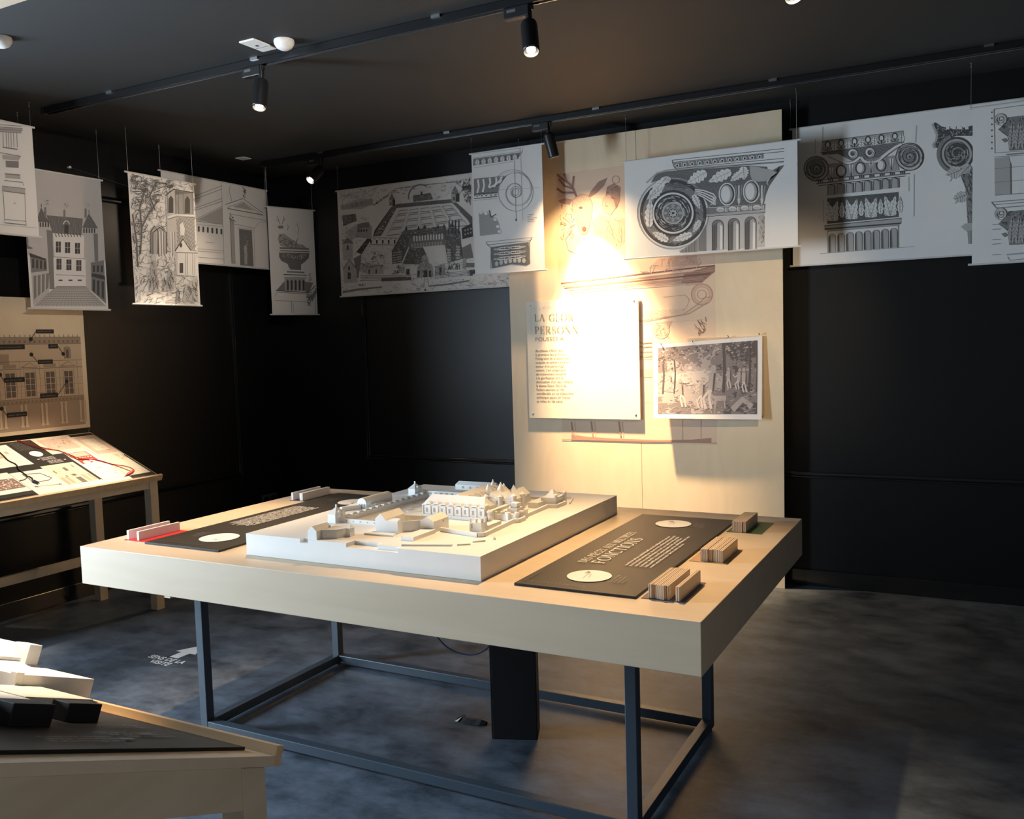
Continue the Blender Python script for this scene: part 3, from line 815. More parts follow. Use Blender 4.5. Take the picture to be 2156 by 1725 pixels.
for i in range(len(row) - 1):
    a = i * 5
    for p, q in ((0, 1), (1, 2), (2, 4), (4, 3), (3, 0)): f.append((a + p, a + 5 + p, a + 5 + q, a + q))
f += [(0, 1, 2, 4, 3), tuple(reversed([30 + k for k in (0, 1, 2, 4, 3)]))]
sc.add(v, f); sc.build('tape', 'black_matt', t)
MB().add([(1.172, 0.785, 0.002), (1.190, 0.782, 0.006), (1.200, 0.800, 0.020), (1.184, 0.800, 0.006), (1.180, 0.79, 0.0)], [(0, 1, 2, 3), (3, 2, 1, 4), (0, 3, 4), (0, 4, 1)]).build('torn_end', 'torn_paper', t)
MB().add([(1.235, 0.815, 0.014), (1.247, 0.817, 0.014), (1.247, 0.822, 0.010), (1.235, 0.821, 0.010), (1.262, 0.814, 0.012), (1.277, 0.817, 0.012), (1.272, 0.823, 0.008)], [(0, 1, 2, 3), (4, 5, 6)]).build('torn_fleck', 'white_plastic', t)

# floor sticker: SENS DE LA VISITE with an arrow pointing away
t = thing('floor_sticker', 'white arrow and visitor direction lettering stuck on the floor left of the table', 'sticker', (-0.54, 0.9, 0))
ar = [(-0.560, 0.862), (-0.502, 0.862), (-0.502, 0.938), (-0.462, 0.938), (-0.531, 1.062), (-0.600, 0.938), (-0.560, 0.938)]
MB().prism(ar, 0.0, 0.0008).build('arrow', 'floor_sticker', t)
text_mesh('lettering', 'SENS DE LA', 0.052, frame_m((-0.663, 0.812, 0), (1, 0.0, 0), (0, 1, 0)), 'floor_sticker', t, 0.0008, bold=0.0012, stretch=0.245)
text_mesh('lettering', 'VISITE', 0.052, frame_m((-0.60, 0.763, 0), (1, 0.0, 0), (0, 1, 0)), 'floor_sticker', t, 0.0008, bold=0.0012, stretch=0.135)

# ================================================================== white model of the chateau
X0, X1, Y0, Y1 = 0.735, 1.703, 0.130, 1.282
ZB = H + 0.064; ZG = H + 0.078                 # lower slab, ground of the model
md = thing('architectural_model', 'white architectural model of a chateau and its walled gardens on the table', 'model', ((X0 + X1) / 2, (Y0 + Y1) / 2, H))
WM = 'white_model'
MB().box(X0, X1, Y0, Y1, H + 0.001, ZB).build('base', WM, md)
ground = [(X0, Y0), (0.985, Y0), (0.985, 0.150), (1.02, 0.150), (1.02, Y0), (1.185, Y0), (1.185, 0.178), (1.30, 0.178), (1.30, 0.150), (1.395, 0.150), (1.395, Y0), (X1, Y0), (X1, Y1), (X0, Y1)]
MB().prism(ground, ZB, ZG).build('ground', WM, md)
def part(name, mb, mat=WM, parent=md): return mb.build(name, mat, parent)
def wall_run(name, pts, h, w, z=ZG):
    mb = MB()
    for (xa, ya), (xb, yb) in zip(pts[:-1], pts[1:]):
        q = _bar(xa, ya, xb, yb, w)
        mb.prism(q, z, z + h)
    return part(name, mb)
# front edge: chapel group
c = part('chapel', MB().gable(1.018, 1.056, 0.134, 0.215, ZG - 0.014, ZG + 0.030, ZG + 0.046, 'y'))
apse = [(1.056, 0.160), (1.064, 0.156), (1.11, 0.180), (1.118, 0.20), (1.118, 0.228), (1.10, 0.245), (1.056, 0.240)]
part('chapel_nave', MB().prism(apse, ZG, ZG + 0.031))
part('chapel_tower', MB().box(1.118, 1.136, 0.215, 0.24, ZG, ZG + 0.030).pyramid(1.116, 1.138, 0.213, 0.242, ZG + 0.030, ZG + 0.041))
part('chapel_chimney', MB().cyl((1.060, 0.20, ZG + 0.02), (1.060, 0.20, ZG + 0.040), 0.006, 0.004, n=10))
# pavilions of the garden
def pavilion(x0, x1, y0, y1, hw, hr, chim=True):
    o = part('pavilion', MB().box(x0, x1, y0, y1, ZG, ZG + hw))
    e = 0.002
    part('roof', MB().pyramid(x0 - e, x1 + e, y0 - e, y1 + e, ZG + hw, ZG + hr), WM, o)
    if chim:
        xm, ym = (x0 + x1) / 2, (y0 + y1) / 2
        part('chimney', MB().box(xm - 0.0025, xm + 0.0025, ym - 0.0025, ym + 0.0025, ZG + hr - 0.014, ZG + hr + 0.008), WM, o)
    m2 = MB()
    for k in range(2):
        yy = y0 + (y1 - y0) * (0.3 + 0.4 * k)
        m2.gable(x1 - 0.004, x1 + 0.006, yy - 0.006, yy + 0.006, ZG + hw - 0.012, ZG + hw + 0.004, ZG + hw + 0.012, 'x')
    part('dormer', m2, WM, o)
    return o
pavilion(0.898, 0.934, 0.385, 0.445, 0.034, 0.058)
pavilion(0.843, 0.878, 0.995, 1.05, 0.030, 0.052)
# garden galleries with buttress dormers
g = part('garden_gallery', MB().box(0.925, 0.950, 0.445, 0.995, ZG, ZG + 0.016).prism([(0.925, 0.445), (0.932, 0.445), (0.932, 0.995), (0.925, 0.995)], ZG + 0.016, ZG + 0.021))
for i in range(13):
    y = 0.475 + i * 0.04
    part('dormer', MB().gable(0.932, 0.948, y - 0.006, y + 0.006, ZG + 0.014, ZG + 0.018, ZG + 0.024, 'x'), WM, g)
g = part('garden_gallery', MB().box(0.878, 1.16, 1.030, 1.052, ZG, ZG + 0.020))
mb = MB()
for i in range(9): mb.box(0.90 + i * 0.028, 0.912 + i * 0.028, 1.029, 1.031, ZG + 0.004, ZG + 0.014)
part('arcade', mb, 'model_window', g)
# crescent bank and vaulted orangery left of the gallery
mb = MB()
arc = [(0.80 + 0.11 * (1 - math.cos(math.pi * i / 16)) * 0.45, 0.585 + 0.16 * i / 16) for i in range(17)]
for (xa, ya), (xb, yb) in zip(arc[:-1], arc[1:]): mb.prism(_bar(xa, ya, xb, yb, 0.012), ZG, ZG + 0.018)
part('crescent_bank', mb)
mb = MB(); ny = 10
prof = [(0.828, 0), (0.872, 0), (0.872, 0.026)] + [(0.850 + 0.022 * math.cos(math.pi * i / 8), 0.026 + 0.020 * math.sin(math.pi * i / 8)) for i in range(1, 8)] + [(0.828, 0.026)]
n = len(prof)
v = [(x, 0.655, ZG + z) for x, z in prof] + [(x, 0.835, ZG + z) for x, z in prof]
mb.add(v, [tuple(range(n)), tuple(range(2 * n - 1, n - 1, -1))] + [((i + 1) % n, i, i + n, (i + 1) % n + n) for i in range(n)])
o = part('orangery', mb)
mb = MB()
for i in range(3): mb.box(0.834 + i * 0.0125, 0.841 + i * 0.0125, 0.6535, 0.655, ZG + 0.003, ZG + 0.022)
part('window', mb, 'model_window', o)
# low garden walls, parterre, pool
o = wall_run('front_garden_wall', [(0.94, 0.412), (1.19, 0.412)], 0.016, 0.008)
mb = MB()
for i in range(7): mb.box(0.965 + i * 0.032, 0.970 + i * 0.032, 0.4074, 0.408, ZG + 0.006, ZG + 0.011)
part('loophole', mb, 'model_window', o)
part('pool', MB().lathe((1.075, 0.70, ZG), (0, 0, 1), [(0.032, 0), (0.032, 0.0025), (0.027, 0.0025), (0.027, 0.001), (0.001, 0.001)], 28))
mb = MB()
for i in range(2):
    for j in range(3): mb.box(0.975 + i * 0.075, 1.03 + i * 0.075, 0.74 + j * 0.095, 0.815 + j * 0.095, ZG, ZG + 0.0015)
part('parterre', mb)
# farm houses in the forecourt
part('house', MB().gable(1.172, 1.216, 0.312, 0.43, ZG, ZG + 0.048, ZG + 0.068, 'y'))
part('house', MB().gable(1.216, 1.268, 0.312, 0.348, ZG, ZG + 0.044, ZG + 0.052, 'x'))
o = part('house', MB().gable(1.322, 1.378, 0.372, 0.470, ZG, ZG + 0.040, ZG + 0.056, 'y'))
part('window', MB().box(1.3785, 1.379, 0.43, 0.436, ZG + 0.028, ZG + 0.036), 'model_window', o)
part('barn', MB().box(1.335, 1.385, 0.235, 0.372, ZG, ZG + 0.014))
wall_run('court_wall', [(1.262, 0.348), (1.325, 0.40)], 0.038, 0.006)
wall_run('court_wall', [(1.20, 0.44), (1.35, 0.468)], 0.040, 0.006)
part('forecourt_bank', MB().prism([(1.16, 0.262), (1.28, 0.268), (1.265, 0.305), (1.17, 0.30)], ZG, ZG + 0.006))
wall_run('low_wall', [(1.385, 0.166), (1.545, 0.222)], 0.006, 0.008)
wall_run('low_wall', [(1.555, 0.236), (1.590, 0.262)], 0.005, 0.008)
wall_run('low_wall', [(1.580, 0.292), (1.612, 0.322)], 0.005, 0.008)
part('marker_stone', MB().gable(1.625, 1.631, 0.345, 0.36, ZG, ZG + 0.003, ZG + 0.009, 'y'))
# terrace around the chateau, with its retaining wall and bastions
ter = [(1.385, 0.405), (1.555, 0.370), (1.572, 0.385), (1.572, 0.405), (1.558, 0.62), (1.575, 0.635), (1.575, 0.68), (1.556, 0.70), (1.549, 0.93), (1.585, 0.94), (1.585, 1.02), (1.52, 1.06)]
wall_run('terrace_wall', ter, 0.014, 0.010)
# main wing: tall front with windows, segmental dormers and hipped roof
mx0, mx1, my0, my1 = 1.175, 1.445, 0.612, 0.690
wing = part('main_wing', MB().box(mx0, mx1, my0, my1, ZG, ZG + 0.050).box(mx0 - 0.003, mx1 + 0.003, my0 - 0.003, my1 + 0.003, ZG + 0.046, ZG + 0.050))
part('roof', MB().gable(mx0, mx1, my0, my1, ZG + 0.049, ZG + 0.050, ZG + 0.083, 'x', hip=0.018), WM, wing)
part('plinth', MB().box(mx0 - 0.004, mx1 + 0.004, my0 - 0.006, my1 + 0.004, ZG, ZG + 0.012), WM, wing)
for i in range(8):
    x = mx0 + 0.016 + i * 0.034
    part('window', MB().box(x - 0.004, x + 0.004, my0 - 0.0006, my0 + 0.001, ZG + 0.020, ZG + 0.036), 'model_window', wing)
    mb = MB(); pf = [(-0.010, 0), (0.010, 0), (0.010, 0.007)] + [(0.010 * math.cos(math.pi * k / 6), 0.007 + 0.006 * math.sin(math.pi * k / 6)) for k in range(1, 6)] + [(-0.010, 0.007)]
    n = len(pf)
    mb.add([(x + 0.010 + a, my0 - 0.003, ZG + 0.048 + z) for a, z in pf] + [(x + 0.010 + a, my0 + 0.030, ZG + 0.048 + z) for a, z in pf], [tuple(range(n)), tuple(range(2 * n - 1, n - 1, -1))] + [((k + 1) % n, k, k + n, (k + 1) % n + n) for k in range(n)])
    d = part('dormer', mb, WM, wing)
for i in range(9):
    x = mx0 + i * 0.0335
    part('pilaster', MB().box(x - 0.002, x + 0.002, my0 - 0.002, my0, ZG + 0.012, ZG + 0.046), WM, wing)
o = part('wing_return', MB().box(mx1, mx1 + 0.018, my0 + 0.01, my0 + 0.16, ZG, ZG + 0.036))
part('turret', MB().lathe((mx1 + 0.014, my0 + 0.012, ZG), (0, 0, 1), [(0.009, 0), (0.009, 0.030), (0.011, 0.032), (0.011, 0.036), (0.001, 0.044)], 14), WM, o)
# inner court wing with gables and conical roofs
cw = part('court_wing', MB().gable(1.21, 1.30, 0.72, 1.00, ZG, ZG + 0.040, ZG + 0.072, 'y', hip=0.015))
for i in range(6):
    y = 0.745 + i * 0.043
    part('dormer', MB().gable(1.265, 1.302, y - 0.009, y + 0.009, ZG + 0.038, ZG + 0.046, ZG + 0.060, 'x'), WM, cw)
fc = part('court_facade', MB().box(1.345, 1.470, 0.800, 0.870, ZG, ZG + 0.050).box(1.342, 1.473, 0.797, 0.873, ZG + 0.047, ZG + 0.050))
for i in range(3):
    x = 1.356 + i * 0.040
    part('gable', MB().gable(x - 0.006, x + 0.034, 0.800, 0.870, ZG + 0.048, ZG + 0.050, ZG + 0.074, 'y'), WM, fc)
for i in range(4):
    x = 1.362 + i * 0.031
    part('window', MB().box(x - 0.004, x + 0.004, 0.7993, 0.801, ZG + 0.026, ZG + 0.042), 'model_window', fc)
    part('arch', MB().box(x - 0.006, x + 0.006, 0.7990, 0.801, ZG + 0.002, ZG + 0.018), 'model_window', fc)
for x, y, r, h0, h1 in ((1.345, 0.80, 0.010, 0.052, 0.066), (1.470, 0.80, 0.010, 0.062, 0.074), (1.470, 0.87, 0.011, 0.058, 0.070), (1.41, 0.797, 0.008, 0.056, 0.064)):
    part('turret', MB().lathe((x, y, ZG), (0, 0, 1), [(r, 0), (r, h0), (r * 1.2, h0 + 0.001), (r * 1.2, h0 + 0.004), (0.001, h1)], 14), WM, fc)
for i, (x, y, r, h0, h1) in enumerate(((1.30, 0.90, 0.016, 0.05, 0.090), (1.355, 0.905, 0.018, 0.055, 0.098), (1.255, 1.02, 0.013, 0.05, 0.088), (1.40, 0.93, 0.017, 0.05, 0.085), (1.325, 0.985, 0.016, 0.045, 0.080))):
    o = part('round_tower', MB().cyl((x, y, ZG), (x, y, ZG + h0), r, n=16))
    part('cone_roof', MB().cyl((x, y, ZG + h0), (x, y, ZG + h1), r * 1.15, 0.0006, n=16), WM, o)
for x0, x1, y0, y1 in ((1.31, 1.37, 0.935, 0.975), (1.40, 1.45, 0.90, 0.95), (1.22, 1.30, 1.00, 1.028), (1.375, 1.44, 0.955, 1.0)):
    part('court_house', MB().gable(x0, x1, y0, y1, ZG, ZG + 0.042, ZG + 0.068, 'y'))
o = part('court_screen', MB().box(1.445, 1.515, 0.655, 0.663, ZG, ZG + 0.020))
for x in (1.468, 1.492): part('pier', MB().box(x - 0.004, x + 0.004, 0.653, 0.665, ZG + 0.020, ZG + 0.030), WM, o)
part('obelisk', MB().cyl((1.455, 0.635, ZG), (1.455, 0.635, ZG + 0.016), 0.0022, 0.0012, n=6))
# gatehouse: stepped blocks with a raised centre
gt = part('gatehouse', MB().box(1.500, 1.560, 0.640, 0.735, ZG, ZG + 0.026))
part('gate_block', MB().box(1.512, 1.552, 0.665, 0.712, ZG + 0.026, ZG + 0.044), WM, gt)
part('gate_crown', MB().box(1.520, 1.546, 0.676, 0.702, ZG + 0.044, ZG + 0.060).box(1.517, 1.549, 0.673, 0.705, ZG + 0.058, ZG + 0.062), WM, gt)
for x, y in ((1.50, 0.65), (1.56, 0.65), (1.56, 0.685), (1.56, 0.72), (1.53, 0.64)):
    part('turret', MB().cyl((x, y, ZG), (x, y, ZG + 0.030), 0.008, n=12).cyl((x, y, ZG + 0.030), (x, y, ZG + 0.034), 0.010, 0.008, n=12), WM, gt)
part('side_terrace', MB().box(1.455, 1.50, 0.71, 0.79, ZG, ZG + 0.024))
# corner pavilions of the terrace
o = part('corner_pavilion', MB().box(1.484, 1.532, 0.436, 0.476, ZG, ZG + 0.034).box(1.510, 1.540, 0.476, 0.566, ZG, ZG + 0.018))
for x, y in ((1.487, 0.439), (1.512, 0.437), (1.529, 0.45), (1.529, 0.472)):
    part('chimney', MB().cyl((x, y, ZG + 0.034), (x, y, ZG + 0.046), 0.0045, n=8).cyl((x, y, ZG + 0.046), (x, y, ZG + 0.048), 0.006, n=8), WM, o)
part('window', MB().box(1.490, 1.497, 0.4354, 0.437, ZG + 0.012, ZG + 0.028), 'model_window', o)
o = part('corner_pavilion', MB().box(1.475, 1.520, 0.905, 1.05, ZG, ZG + 0.022))
part('upper_block', MB().box(1.508, 1.572, 0.955, 1.05, ZG, ZG + 0.036), WM, o)
part('roof', MB().pyramid(1.520, 1.562, 0.965, 1.03, ZG + 0.036, ZG + 0.066), WM, o)
for x, y, h in ((1.572, 0.96, 0.048), (1.572, 1.045, 0.046), (1.512, 1.045, 0.044)):
    part('turret', MB().cyl((x, y, ZG), (x, y, ZG + h), 0.007, n=10).cyl((x, y, ZG + h), (x, y, ZG + h + 0.004), 0.009, 0.004, n=10), WM, o)
# low range at the back
o = part('rear_range', MB().gable(0.955, 1.165, 1.205, 1.245, ZG, ZG + 0.022, ZG + 0.036, 'x', hip=0.008))
mb = MB()
for i in range(5): mb.box(0.99 + i * 0.038, 1.0 + i * 0.038, 1.2042, 1.206, ZG + 0.006, ZG + 0.016)
part('window', mb, 'model_window', o)
wall_run('rear_wall', [(0.78, 1.10), (1.47, 1.10), (1.56, 1.15), (1.60, 1.03)], 0.008, 0.006)

# ================================================================== plywood panel with the red chalk print
SH = {
    'volute': (0.0005767655, -1.126365e-05, -0.04092608, -4.013704e-05, -0.0005390711, 0.7718857, 4.796994e-05, -8.109493e-06),
    'capital': (0.0006511818, -3.812621e-06, -0.0747537, -4.28363e-05, -0.0006654025, 1.061476, 5.665721e-05, -9.578109e-06),
    'far': (0.000575932, 5.070948e-06, -0.9851664, -3.827671e-05, -0.0006418829, 1.076318, 5.665721e-05, -9.578109e-06),
    'aerial': (0.001031368, -4.428801e-05, -0.06461913, -5.186075e-05, -0.0008144959, 1.344655, 6.965837e-05, -1.1776e-05),
    'spiral': (0.0009117981, -2.914645e-05, -1.201237, -5.580253e-05, -0.0007817252, 1.206598, 6.965837e-05, -1.1776e-05),
    'column': (0.0006806733, -5.14196e-05, 0.3586553, 6.733706e-05, -0.0006930486, 0.726603, -0.0001336762, -1.345371e-06),
    'castle': (0.0007788299, -5.34076e-05, -0.09726563, 1.617202e-05, -0.0007289924, 1.17219, -0.0001336762, -1.345371e-06),
    'ruin': (0.000834793, -5.005843e-05, -0.7765099, 2.115261e-05, -0.0006957748, 1.076109, -0.0001336762, -1.345371e-06),
    'portico': (0.0009055204, -5.185973e-05, -0.01859959, 6.092276e-05, -0.0007252941, 0.7722975, -0.0001323964, -1.332491e-06),
    'vase': (0.0008256889, -4.024727e-05, -0.8045516, -4.196526e-07, -0.0007580853, 1.18585, -8.05223e-05, -4.312879e-06),
    'poster': (0.001020996, -2.571117e-05, -0.3695882, 2.628363e-05, -0.0009341893, 2.276057, 7.967981e-05, -1.347016e-05),
    'poster_low': (0.0009924302, -2.499181e-05, -0.3369446, 2.554826e-05, -0.0009080522, 1.066114, 7.74505e-05, -1.309329e-05),
    'board': (0.001006583, -2.804011e-05, -0.09381648, 1.343187e-05, -0.0009018532, 0.9062923, 7.74505e-05, -1.309329e-05),
    'picture': (0.0009341033, -1.631182e-05, -0.981314, 1.252165e-05, -0.0008983789, 0.8918349, 7.74505e-05, -1.309329e-05),
    'facade': (0.00089709, -7.998861e-05, 1.055253, -0.0001162985, -0.001060952, 0.8106324, -0.0001897775, -1.909997e-06),
}
PX0, PX1, PY, PZ = 0.182, 2.008, 3.240, 2.841
pn = thing('plywood_panel', 'tall pale plywood display panel standing against the back wall', 'panel', ((PX0 + PX1) / 2, PY, 0))
seam = 1.112
MB().box(PX0, seam - 0.001, PY, PY + 0.045, 0, PZ).build('board', 'birch_panel', pn, bevel=0.001)
MB().box(seam + 0.001, PX1, PY, PY + 0.045, 0, PZ).build('board', 'birch_panel', pn, bevel=0.001)
MB().box(PX1 - 0.001, PX1 + 0.001, PY + 0.002, PY + 0.044, 0.002, PZ - 0.002).build('dark_edge', 'wall_paint', pn)
for x in (PX0 + 0.1, PX1 - 0.2):
    MB().box(x, x + 0.1, PY + 0.045, ROOM_Y1 - 0.017, 0.11, PZ - 0.05).build('batten', 'black_matt', pn)
CH = {'g': 'chalk_ground', 'L': 'chalk_light', 'M': 'chalk_mid', 'D': 'chalk_dark', 'P': 'chalk_ground'}
ik = Ink(sheet(SH['poster']))
ik.raw_fill([(0, 0), (1.057, 0), (1.057, 1.775), (0, 1.775)], 'g', 0)
# stag head, generic
stag = [(500, 690), (560, 650), (620, 660), (645, 720), (640, 800), (625, 880), (600, 940), (570, 945), (545, 900), (525, 830), (495, 760)]
ik.fill(stag, 'L', 1); ik.line(stag, 0.004, 'M', 3, True)
ear = [(610, 670), (640, 620), (690, 560), (755, 530), (730, 590), (680, 640), (630, 675)]
ik.fill(ear, 'M', 1); ik.hatch(ear, -40, 9, 0.002, 'D')
ear2 = [(500, 690), (440, 680), (395, 700), (420, 720), (480, 730)]
ik.fill(ear2, 'M', 1)
for pts in ([(530, 670), (500, 600), (460, 560), (440, 500)], [(500, 610), (440, 590), (400, 540)], [(470, 570), (410, 530), (390, 500)], [(500, 600), (510, 520)], [(515, 640), (430, 640), (385, 610)]):
    ik.line(pts, 0.018, 'M', 2); ik.line(pts, 0.005, 'D', 3)
ik.hatch([(385, 500), (470, 505), (520, 640), (400, 680)], 60, 10, 0.0025, 'M')
ik.ell((560, 750), 14, 9, 'D', 3); ik.ell((585, 905), 16, 18, 'D', 3)
ik.hatch(stag, 75, 11, 0.002, 'M')
ik.scrib([(400, 720), (500, 740), (540, 900), (500, 1000), (410, 1010)], 46, 45, 0.003, 'MDL')
ik.line([(430, 820), (480, 860), (490, 920), (450, 980), (470, 1060), (520, 1080)], 0.006, 'M')
# figure: hair, face, draped shoulders
hair = [(740, 660), (750, 600), (800, 570), (850, 600), (845, 700), (820, 760), (800, 700), (770, 660)]
ik.fill(hair, 'M', 1); ik.scrib(hair, 26, 30, 0.003, 'DM')
face = [(720, 690), (745, 660), (800, 690), (815, 750), (780, 800), (740, 790), (718, 740)]
ik.fill(face, 'L', 2); ik.line(face, 0.003, 'M', 3, True)
ik.line([(735, 735), (760, 740)], 0.004, 'D'); ik.line([(745, 700), (737, 755), (750, 762)], 0.003, 'M')
ik.ring((815, 545), 24, 29, 'M', 2, 24)
drape = [(640, 850), (700, 800), (780, 815), (880, 830), (880, 1000), (820, 1050), (700, 960), (650, 930)]
ik.fill(drape, 'L', 1); ik.scrib(drape, 40, 70, 0.003, 'ML', ang=60)
# cornice bands
for (a, b2, t) in (((415, 1300), (1535, 1170), 'D'), ((430, 1320), (1535, 1200), 'M'), ((440, 1335), (1500, 1230), 'D'), ((470, 1350), (1450, 1260), 'M'), ((480, 1365), (1440, 1300), 'L')):
    ik.line([a, b2], 0.008, t)
cb = [(415, 1295), (600, 1285), (1310, 1230), (1535, 1165), (1535, 1215), (1480, 1260), (1430, 1310), (600, 1340), (480, 1350)]
ik.fill(cb, 'L', 1); ik.hatch(cb, -5, 8, 0.003, 'M'); ik.hatch([(1310, 1230), (1535, 1165), (1535, 1215), (1430, 1300), (1290, 1300)], -5, 6, 0.003, 'D')
ik.scrib([(950, 1240), (1100, 1130), (1400, 1090), (1500, 1180), (1300, 1220)], 60, 60, 0.003, 'ML')
ik.fill([(1050, 1190), (1150, 1100), (1400, 1090), (1420, 1180), (1250, 1215)], 'L', 1)
# basin
ik.line([(480, 1365), (640, 1480), (980, 1570), (1300, 1530), (1400, 1460), (1470, 1400), (1510, 1400)], 0.004, 'M')
ik.line([(990, 1580), (1350, 1520), (1480, 1440)], 0.004, 'M')
ik.ring((1440, 1380), 50, 78, 'L', 2, 30); ik.ring((1440, 1380), 74, 79, 'M', 3, 30); ik.ring((1440, 1380), 30, 34, 'M', 3, 24)
ik.hatch([(1000, 1500), (1350, 1480), (1480, 1400), (1450, 1470), (1320, 1535), (1000, 1575)], 20, 12, 0.002, 'L')
ik.line([(1160, 1400), (1320, 1385), (1350, 1420), (1330, 1470), (1300, 1500)], 0.0025, 'M')
ik.fill([(1120, 1580), (1230, 1570), (1190, 1640), (1130, 1640)], 'L', 1)
ik.ell((1145, 1640), 60, 62, 'L', 2); ik.scrib([(1085, 1580), (1205, 1580), (1205, 1700), (1085, 1700)], 30, 35, 0.003, 'M')
ik.scrib([(1360, 1560), (1480, 1540), (1480, 1640), (1420, 1690)], 30, 50, 0.003, 'MD', ang=70)
ik.line([(990, 1600), (1480, 1560)], 0.002, 'L')
ik.f = sheet(SH['poster_low'])
for y in (440, 470, 510, 545): ik.line([(960, y), (1050, y - 6)], 0.008, 'M')
ik.rect(960, 500, 1050, 565, 'L', 1); ik.rect(960, 640, 1050, 700, 'L', 1)
for x in (440, 590, 800): ik.line([(x, 1035), (x + 15, 1150)], 0.010, 'M'); ik.line([(x + 25, 1035), (x + 35, 1150)], 0.004, 'L')
for x in (1280, 1420): ik.line([(x, 1020), (x + 2, 1180)], 0.004, 'L')
ik.fill([(440, 1132), (560, 1150), (780, 1164), (1100, 1176), (1350, 1172), (1500, 1158), (1500, 1196), (1000, 1194), (600, 1182), (440, 1172)], 'M', 2)
ik.line([(360, 1170), (1545, 1198)], 0.004, 'M')
ik.line([(990, 885), (1060, 880), (1060, 1000)], 0.003, 'L')
ik.build('chalk_print', CH, frame_m((0.55, PY, 0.86), (1, 0, 0), (0, 0, 1)), pn, base=0.0004, step=0.0005, clip=(1.057, 1.775), label='red chalk drawing of a stag, a figure and a stone basin')

# text board held off the panel by four screws
bd = thing('text_board', 'cream text board with gold title screwed to the plywood panel', 'board', (0.72, 3.215, 1.018))
BX, BZ, BW, BH, BY = 0.318, 1.016, 0.798, 0.790, 3.220
MB().box(BX, BX + BW, BY, BY + 0.008, BZ, BZ + BH).build('sheet', 'board_white', bd, bevel=0.001)
for x in (BX + 0.03, BX + BW - 0.03):
    for z in (BZ + 0.03, BZ + BH - 0.03):
        MB().cyl((x, BY + 0.008, z), (x, PY, z), 0.006, n=12).build('spacer', 'wire_metal', bd)
        MB().lathe((x, BY, z), (0, -1, 0), [(0.007, 0), (0.006, 0.002), (0.001, 0.003)], 12).build('screw', 'wire_metal', bd)
MBd = frame_m((BX, BY, BZ), (1, 0, 0), (0, 0, 1))
GI = {'G': 'gold_ink', 'g': 'sheet_tan'}
for tx, y, wd in (('LA GLOR', 0.655, 0.285), ('PERSONN', 0.572, 0.320)):
    ik = Ink(); serif(ik, tx, 0.060, y, 0.048, 'G', width=wd, gap=0.16); ik.build('title_line', GI, MBd, bd)
ik = Ink()
for k in range(16):
    x, y = 0.03 + 0.011 * k + random.uniform(-.003, .003), 0.742 + random.uniform(-.008, .01)
    ik.raw_line([(x, y), (x + random.uniform(.003, .007), y + random.uniform(-.004, .004))], 0.0035, 'g', 3)
    x, y = 0.032 + random.uniform(-.006, .006), 0.73 - 0.011 * k
    ik.raw_line([(x, y), (x + random.uniform(-.004, .006), y + random.uniform(-.004, .004))], 0.0035, 'g', 3)
ik.build('corner_ornament', GI, MBd, bd)
def at_board(x, y): return MBd @ Matrix.Translation((x, y, 0))
text_mesh('subtitle', 'POUSSEE A', 0.036, at_board(0.060, 0.522), 'gold_ink', bd, stretch=0.21)
lines = ["Au château d'Anet, pour", "la première fois en France,", "l'intégralité de la décoration", "sculptée et peinte s'articule", "autour d'un personnage", "central. L'art allégorique", "est entièrement consacré",
         "à la glorification et à la", "divinisation d'un seul individu", "la déesse Diane. Diane de", "Poitiers exercera un rôle", "considérable sur ce phénomène", "esthétique apparu en France", "au milieu du 16e siècle."]
ws = (0.215, 0.235, 0.255, 0.25, 0.215, 0.225, 0.225, 0.205, 0.275, 0.225, 0.21, 0.28, 0.25, 0.2)
for i, (tx, wd) in enumerate(zip(lines, ws)):
    text_mesh('body_line', tx, 0.0235, at_board(0.060, 0.449 - i * 0.0262), 'body_ink', bd, bold=0.0002, stretch=wd * 0.98)

# curled paper picture pinned on a backing board
pc = thing('pinned_picture', 'curling grey print of a woodland hunting scene pinned to the plywood panel', 'picture', (1.55, 3.19, 1.03))
MB().box(1.43, 1.895, PY - 0.016, PY, 1.05, 1.528).build('backing_board', 'birch_frame', pc, bevel=0.001)
QW, QH = 0.672, 0.462
def pic_pt(u, v, d=0.0):
    # hangs close to the backing at the top right, bows forward towards the bottom left
    k = 1 - v / QH
    y = 3.215 - 0.030 * k ** 1.4 - 0.012 * (1 - u / QW) - 0.006 * math.sin(3.1 * u / QW) * k
    return Vector((1.218 + u, y - d, 1.031 + v + 0.036 * (u / QW) * (v / QH)))
mb = MB(); nu, nv = 20, 14
v = [pic_pt(QW * i / nu, QH * j / nv) for j in range(nv + 1) for i in range(nu + 1)] + [pic_pt(QW * i / nu, QH * j / nv, -0.0006) for j in range(nv + 1) for i in range(nu + 1)]
n0 = (nu + 1) * (nv + 1)
f = []
for j in range(nv):
    for i in range(nu):
        a = j * (nu + 1) + i
        f.append((a, a + 1, a + nu + 2, a + nu + 1)); f.append((n0 + a, n0 + a + nu + 1, n0 + a + nu + 2, n0 + a + 1))
mb.add(v, f); mb.build('sheet', 'photo_paper', pc, smooth=True)
ik = Ink()
ix0, ix1, iy0, iy1 = 0.030, 0.645, 0.030, 0.440
cols, rows = 118, 82
from mathutils import noise as _nz
